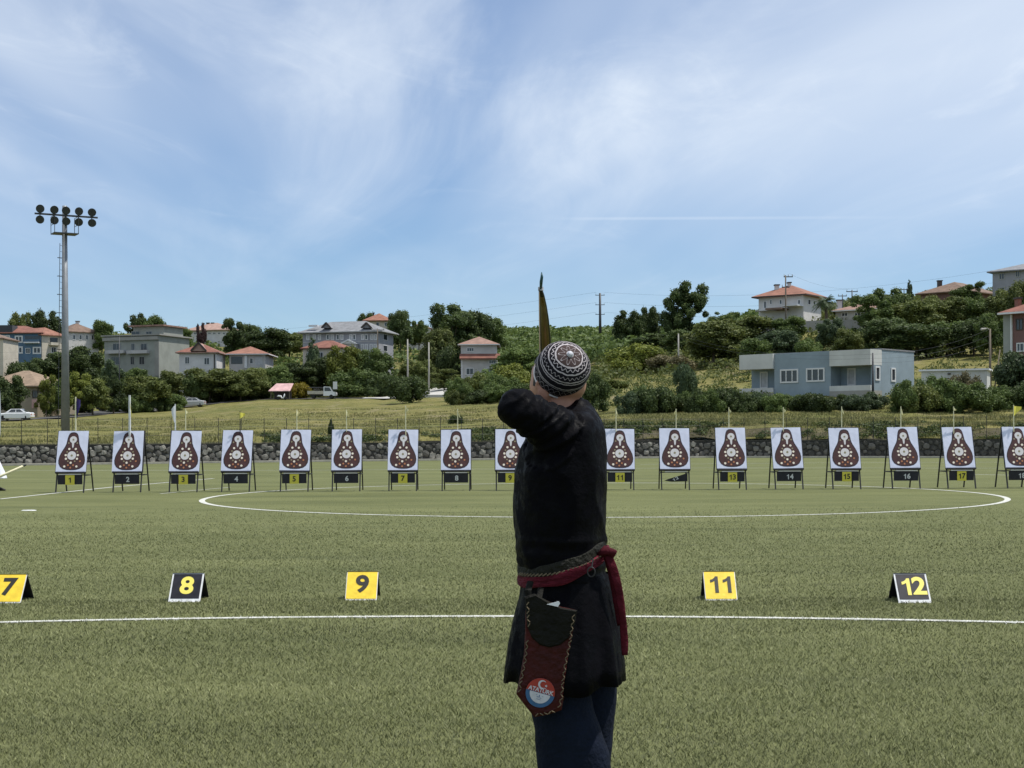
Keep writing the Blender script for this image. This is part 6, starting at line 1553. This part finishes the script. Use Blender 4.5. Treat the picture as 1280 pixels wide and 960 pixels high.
rc = Q(739, 715, 4.40); mb = MB(); mb.tube([rc + Vector((.011*math.cos(a), 0, .014*math.sin(a))) for a in np.linspace(0, 6.283, 19)], .0022, 6); mb.tube([rc + Vector((.002, 0, .014)), rc + Vector((.006, .01, .04))], .002, 6); mb.build('belt_ring', MATS['black_metal'], A, AO)
# cap
CC_ = Q(704.5, 459, 4.55); ax = Vector((.25, -.82, .51)).normalized()
mb = MB(); prof = [(.075, -.054), (.079, -.052), (.083, -.030), (.084, -.006), (.083, .010), (.0775, .028), (.066, .045), (.050, .058), (.032, .066), (.014, .070), (.0008, .0712)]
mb.lathe(prof, 48); me = mb.mesh('cap', MATS['embroidery'], True)
for p in me.vertices:
    n_ = mnoise.noise(p.co * 30) * .0018; p.co += p.co.normalized() * n_
cp = link('cap', me, A, CC_ - AO); cp.rotation_euler = ax.to_track_quat('Z', 'Y').to_euler()
mb = MB(); mb.lathe([(.0005, .068), (.009, .070), (.0105, .074), (.006, .079), (.0005, .080)], 14); o = mb.build('button', MATS['emblem_white'], cp)
mb = MB(); mb.tube([(.0785*math.cos(a), .0785*math.sin(a), -.053) for a in np.linspace(0, 6.283, 49)], .0035, 8); mb.build('cap_hem', MATS['disc_grey'], cp)

# ---------------------------------------------------------------- quiver hanging at the hip
QD = 4.375; qo = Q(683, 748, QD)
T = thing('hip_quiver', 'dark red leather hip quiver with round crescent emblem hanging from the belt', 'quiver', qo)
def slab(poly, d0, d1, bulge=0.0):
    mb = MB(); n = len(poly); F_ = [Q(x, y, QD) for x, y in poly]; c_ = sum(F_, Vector()) / n
    ins = [p.lerp(c_, .06) for p in F_]
    rr = [[p + Vector((0, d1, 0)) for p in F_], [p + Vector((0, d0 + .006, 0)) for p in F_], [p + Vector((0, d0, 0)) for p in ins]]
    mb.rings(rr); return mb
outline = [(657, 748), (668, 744), (684, 752), (702, 760), (720, 764), (717, 785), (713, 805), (709, 828), (706.5, 850), (705.5, 870), (702, 888), (686, 893.5), (668, 897), (656, 882), (645.5, 868), (650, 847), (655, 820), (656.5, 790), (657, 768)]
bd = slab(outline, .0, .035).build('body', MATS['quiver_red'], T, qo)
slab([(655.5, 746), (668, 742), (684, 751), (702, 759.5), (721.5, 763), (718.5, 780), (711, 797), (700, 806), (687, 809), (675, 806), (665, 797), (659, 783)], -.010, .0045).build('pocket', MATS['quiver_dark'], T, qo)
mb = MB()
def stitch_line(pts, d, step=4.2):
    L_ = [Q(x, y, QD + d) for x, y in pts]
    for a, b_ in zip(L_[:-1], L_[1:]):
        n = max(1, int((b_-a).length / (step/423))); s_ = (b_-a).normalized(); nrm = Vector((-s_.z, 0, s_.x))
        for k in range(n):
            p = a.lerp(b_, (k+.5)/n); sg = 1 if k % 2 else -1; mb.tube([p - s_*.0045 - nrm*.0035*sg, p + s_*.0045 + nrm*.0035*sg], .0016, 4)
stitch_line([(717, 768), (713, 800), (707, 828), (703.5, 852), (702, 872), (698.5, 885)], -.0125); stitch_line([(659, 800), (656.5, 826), (651.5, 850), (649, 866)], -.0025); stitch_line([(694, 889), (680, 892.5), (668, 894)], -.0025); stitch_line([(659.5, 752), (660, 768), (661.5, 784)], -.0125)
tag(mb.build('stitching', MATS['thread'], T, qo), kind='stuff')
mb = MB(); p = [Q(x, y, QD - .013) for x, y in ((683.5, 755.5), (698.5, 751.5), (700, 754), (697.5, 758.5))]; mb.add(p + [q + Vector((0, .002, 0)) for q in p], [(0, 1, 2, 3), (7, 6, 5, 4), (0, 4, 5, 1), (1, 5, 6, 2), (2, 6, 7, 3), (3, 7, 4, 0)]); mb.build('paper_tag', MATS['paper'], T, qo)
mb = MB(); mb.tube([Q(663, 727, 4.42), Q(660, 738, QD + .01), Q(661, 752, QD + .008)], [(.010, .003)]*3, 8); mb.tube([Q(676, 735, 4.41), Q(674, 748, QD + .006), Q(664, 752, QD + .004), Q(659.5, 760, QD - .008)], [(.009, .003)]*4, 8); mb.build('strap', MATS['quiver_dark'], T, qo)
# emblem: blue ring, red upper half with crescent and star, white lower half
EC = Q(675.3, 866, QD - .0035); EM = Matrix.Translation(EC - qo) @ Matrix.Rotation(R(16), 4, 'Y') @ Matrix.Rotation(R(90), 4, 'X'); ER = 18.3 / 423
def flatpoly(name, pts, z, m_, parent=None, th=.0008):
    mb = MB(); n = len(pts); mb.add([(x, y, z) for x, y in pts] + [(x, y, z - th) for x, y in pts], [tuple(range(n)), tuple(reversed(range(n, 2*n)))] + [(k, (k+1) % n, (k+1) % n + n, k+n) for k in range(n)])
    o = mb.build(name, MATS[m_], parent or T); 
    if parent is None: o.matrix_local = EM
    return o
def arc(r_, a0, a1, n=28, cx=0, cy=0): return [(cx + r_*math.cos(a), cy + r_*math.sin(a)) for a in np.linspace(a0, a1, n)]
eb = flatpoly('emblem', arc(ER, 0, 2*math.pi, 40)[:-1], .001, 'emblem_blue')
flatpoly('emblem_upper', arc(ER*1.0, .02, math.pi - .02) , .002, 'emblem_red', eb)
flatpoly('emblem_lower', arc(ER*.72, math.pi + .02, 2*math.pi - .02), .002, 'emblem_white', eb)
cr = arc(ER*.29, .75, 2*math.pi - .75, 22, -.02*ER, .60*ER) + list(reversed(arc(ER*.225, .95, 2*math.pi - .95, 20, .055*ER, .60*ER)))
flatpoly('crescent', cr, .003, 'emblem_white', eb)
st = []
for k in range(10): a = math.pi/2 + k*math.pi/5; q = ER*(.11 if k % 2 == 0 else .045); st.append((.26*ER + q*math.cos(a), .56*ER + q*math.sin(a)))
flatpoly('star', st, .003, 'emblem_white', eb)
tm = text_mesh('ATAT\u00dcRK', ER*.40, .0004, .0003, .95); tm.materials.append(MATS['emblem_white']); o = link('lettering', tm, eb, (0, .17*ER, .0028)); 
mb = MB(); 
for x, y, w_, h_ in ((0, -.22, .05, .16), (-.10, -.30, .16, .03), (.10, -.34, .14, .03), (0, -.45, .3, .025), (-.2, -.18, .1, .02), (.22, -.2, .1, .02)): mb.box(ER*(x-w_/2), ER*(y-h_/2), .0022, ER*(x+w_/2), ER*(y+h_/2), .0027)
tag(mb.build('emblem_marks', MATS['emblem_blue'], eb), kind='stuff')

# ---------------------------------------------------------------- the bow, drawn
BO = GRIP.copy(); T = thing('recurve_bow', 'drawn horn bow with dark teal tip rising above the archers head', 'bow', BO)
tip = Q(677, 341, 4.98); kas = Q(676, 361, 5.02)
def limb_prof(sg):
    """(point, half width, half thickness) from grip outwards; upper limb traced, lower one mirrored"""
    up = [(GRIP, .012, .014), (Q(683, 480, 5.38), .015, .011), (Q(682.5, 452, 5.37), .019, .008), (Q(681.8, 425, 5.32), .0200, .007), (Q(680.5, 400, 5.22), .0165, .007), (Q(679, 382, 5.12), .0125, .007), (Q(677.3, 369, 5.05), .009, .008), (kas, .0045, .008), (Q(676.5, 352, 4.99), .0055, .007), (Q(677.3, 346, 4.97), .0048, .006), (tip, .0018, .004)]
    if sg > 0: return up
    return [(Vector((p.x - (p.x - GRIP.x)*.4, p.y, 2*GRIP.z - p.z)), w_, h_) for p, w_, h_ in up]
def blade_sec(mb, sec, y0=0.0, wf=1.0, hf=1.0):
    rr = []
    for i, (p, w_, h_) in enumerate(sec):
        d = (sec[min(i+1, len(sec)-1)][0] - sec[max(i-1, 0)][0]).normalized(); n_ = Vector((1, 0, 0)).cross(d).normalized()
        if n_.y > 0: n_ = -n_
        rr.append([p + Vector((math.cos(a)*w_*wf, 0, 0)) + n_*(math.sin(a)*h_*hf + y0) for a in np.linspace(0, 2*math.pi, 14, endpoint=False)])
    mb.rings(rr)
for sg in (1, -1):
    sec = limb_prof(sg); mb = MB(); blade_sec(mb, sec[:8]); lb = mb.build('limb', MATS['bow_edge'], T, BO, smooth=True)
    mb = MB(); blade_sec(mb, sec[1:7], .003, .74, .85); mb.build('horn_facing', MATS['bow_horn'], lb, BO, smooth=True)
    mb = MB(); blade_sec(mb, sec[7:]); mb.build('tip', MATS['bow_teal'], T, BO, smooth=True)
    mb = MB(); p = sec[7][0]; mb.tube([p + Vector((0, 0, -.006)), p + Vector((0, 0, .006))], .0095, 10); mb.build('binding', MATS['emblem_white'], T, BO)
mb = MB(); mb.tube([GRIP + Vector((0, 0, -.06)), GRIP, GRIP + Vector((0, 0, .06))], [.015, .017, .015], 12); mb.build('grip', MATS['quiver_dark'], T, BO, smooth=True)
NK = WR1 + Vector((.02, .09, .01)); mb = MB(); mb.tube([limb_prof(1)[7][0] + Vector((-.006, -.01, 0)), NK, limb_prof(-1)[7][0] + Vector((-.006, -.01, 0))], .0016, 6); mb.build('string', MATS['thread'], T, BO)
AT = thing('arrow', 'wooden arrow nocked on the drawn bow behind the archers head', 'arrow', NK); dv = (GRIP + Vector((-.02, 0, .03)) - NK).normalized()
mb = MB(); mb.tube([NK, NK + dv*.76], .0038, 8); mb.build('shaft', MATS['shaft'], AT, NK)
mb = MB(); mb.tube([NK + dv*.76, NK + dv*.80], [.0045, .0008], 8); mb.build('point', MATS['dark_steel'], AT, NK)
for k in range(3):
    an = k*2.09 + .5; u = Vector((math.cos(an), 0, math.sin(an))); mb = MB(); p = NK + dv*.03; mb.add([p, p + dv*.08, p + dv*.07 + u*.012, p + dv*.01 + u*.014], [(0, 1, 2, 3)]); mb.build('fletching', MATS['emblem_white'], AT, NK)

# ---------------------------------------------------------------- person in white at the left edge, stick and banner
WD = 39.6; wo_ = P(-13, 613, WD); wo_.z = 0; wx = wo_.x
W_ = thing('person', 'person in white robe and dark shoes cut off by the left edge', 'person', wo_)
mb = MB(); hc = Vector((wx - .02, WD, 1.62)); MW = Matrix.Translation(hc) @ Matrix.Rotation(R(80), 4, 'Z'); head_mesh(mb, MW, 0, None, 24, 18)
limb(mb, [hc + Vector((0, 0, -.08)), (wx, WD, 1.42)], [.058, .07], 12); limb(mb, [(wx, WD, 1.40), (wx, WD, 1.15), (wx, WD, .95)], [.11, .13, .13], 12)
for s_ in (-1, 1):
    limb(mb, [(wx, WD + s_*.09, .9), (wx + .05*s_, WD + s_*.10, .5), (wx + .12*s_, WD + s_*.10, .09)], [.085, .06, .042], 10)
    limb(mb, [(wx, WD + s_*.19, 1.38), (wx + .03, WD + s_*.24, 1.1), (wx - .12, WD + s_*.22, .92)], [.05, .042, .03], 10); hand(mb, frame(Vector((wx - .12, WD + s_*.22, .92)), (-.3, 0, -.8), (-.8, 0, .3)), .4, s_)
me = remesh(mb, .011, 2); me.materials.append(MATS['skin']); link('body', shift(me, wo_), W_)
mb = MB(); loft(mb, [(1.45, wx, WD, .09, .11), (1.40, wx, WD, .125, .20), (1.25, wx, WD, .15, .215), (1.0, wx + .01, WD, .165, .21), (.7, wx + .06, WD, .25, .22), (.42, wx + .09, WD, .34, .24), (.33, wx + .10, WD, .365, .25)], 40, lambda a, i, z: 1 + .03*i/6*math.sin(8*a)); 
for s_ in (-1, 1): limb(mb, [(wx, WD + s_*.17, 1.38), (wx + .03, WD + s_*.24, 1.1), (wx - .09, WD + s_*.22, .96)], [.085, .075, .065], 12)
me = remesh(mb, .014, 3, lambda p: .012*mnoise.noise(Vector((p.x*9, p.y*9, p.z*2.2)))); me.materials.append(MATS['robe_white']); link('robe', shift(me, wo_), W_)
mb = MB(); head_mesh(mb, MW, .008, lambda p: p.z > .03 or (p.y < .02 and p.z > -.04), 24, 18); mb.build('hair', MATS['hair'], W_, wo_, smooth=True)
for s_ in (-1, 1):
    mb = MB(); fx, fy = wx + (.13 if s_ < 0 else .22), WD + s_*.10; rows = []
    for x, w2, h_ in ((-.12, .03, .07), (-.08, .042, .10), (-.02, .044, .12), (.06, .048, .085), (.13, .045, .06), (.17, .03, .04)):
        rows.append([Vector((fx + x, fy + w2*math.cos(a), .5*h_ + .5*h_*math.sin(a))) for a in np.linspace(0, 2*math.pi, 12, endpoint=False)])
    mb.rings(rows); mb.build('shoe', MATS['boot'], W_, wo_, smooth=True)
a = P(30, 582.3, 39.0); b_ = P(0, 595.5, 39.0); dv = (b_ - a).normalized(); e = a + dv * ((a.z - .03) / -dv.z)
T = thing('white_stick', 'pale slanting stick reaching into frame at the left edge', 'stick', e)
mb = MB(); mb.tube([e, a - dv*-.04], .034, 8); mb.build('shaft', MATS['pole_pale'], T, e, smooth=True)
mb = MB(); mb.tube([a + dv*.0, a - dv*.07], [.030, .012], 8); mb.build('tip', MATS['dark_steel'], T, e)
bp0 = P(-6, 612, 40.6); bp0.z = 0; T = thing('feather_banner', 'narrow white banner on a pole at the extreme left edge', 'flag', bp0)
zt_ = Zat(-4, 477, 40.6); mb = MB(); mb.tube([bp0, (bp0.x, 40.6, zt_)], .018, 8); mb.build('pole', MATS['galvanised'], T, bp0)
mb = MB(); rr = [[Vector((bp0.x + .02, 40.58, z)), Vector((bp0.x + .02 + w_, 40.58 + .02*math.sin(z*4), z)), Vector((bp0.x + .02 + w_, 40.59 + .02*math.sin(z*4), z)), Vector((bp0.x + .02, 40.59, z))] for z, w_ in ((1.25, .06), (1.5, .13), (2.0, .145), (2.6, .14), (zt_, .10))]; mb.rings(rr); mb.build('banner_cloth', MATS['robe_white'], T, bp0)
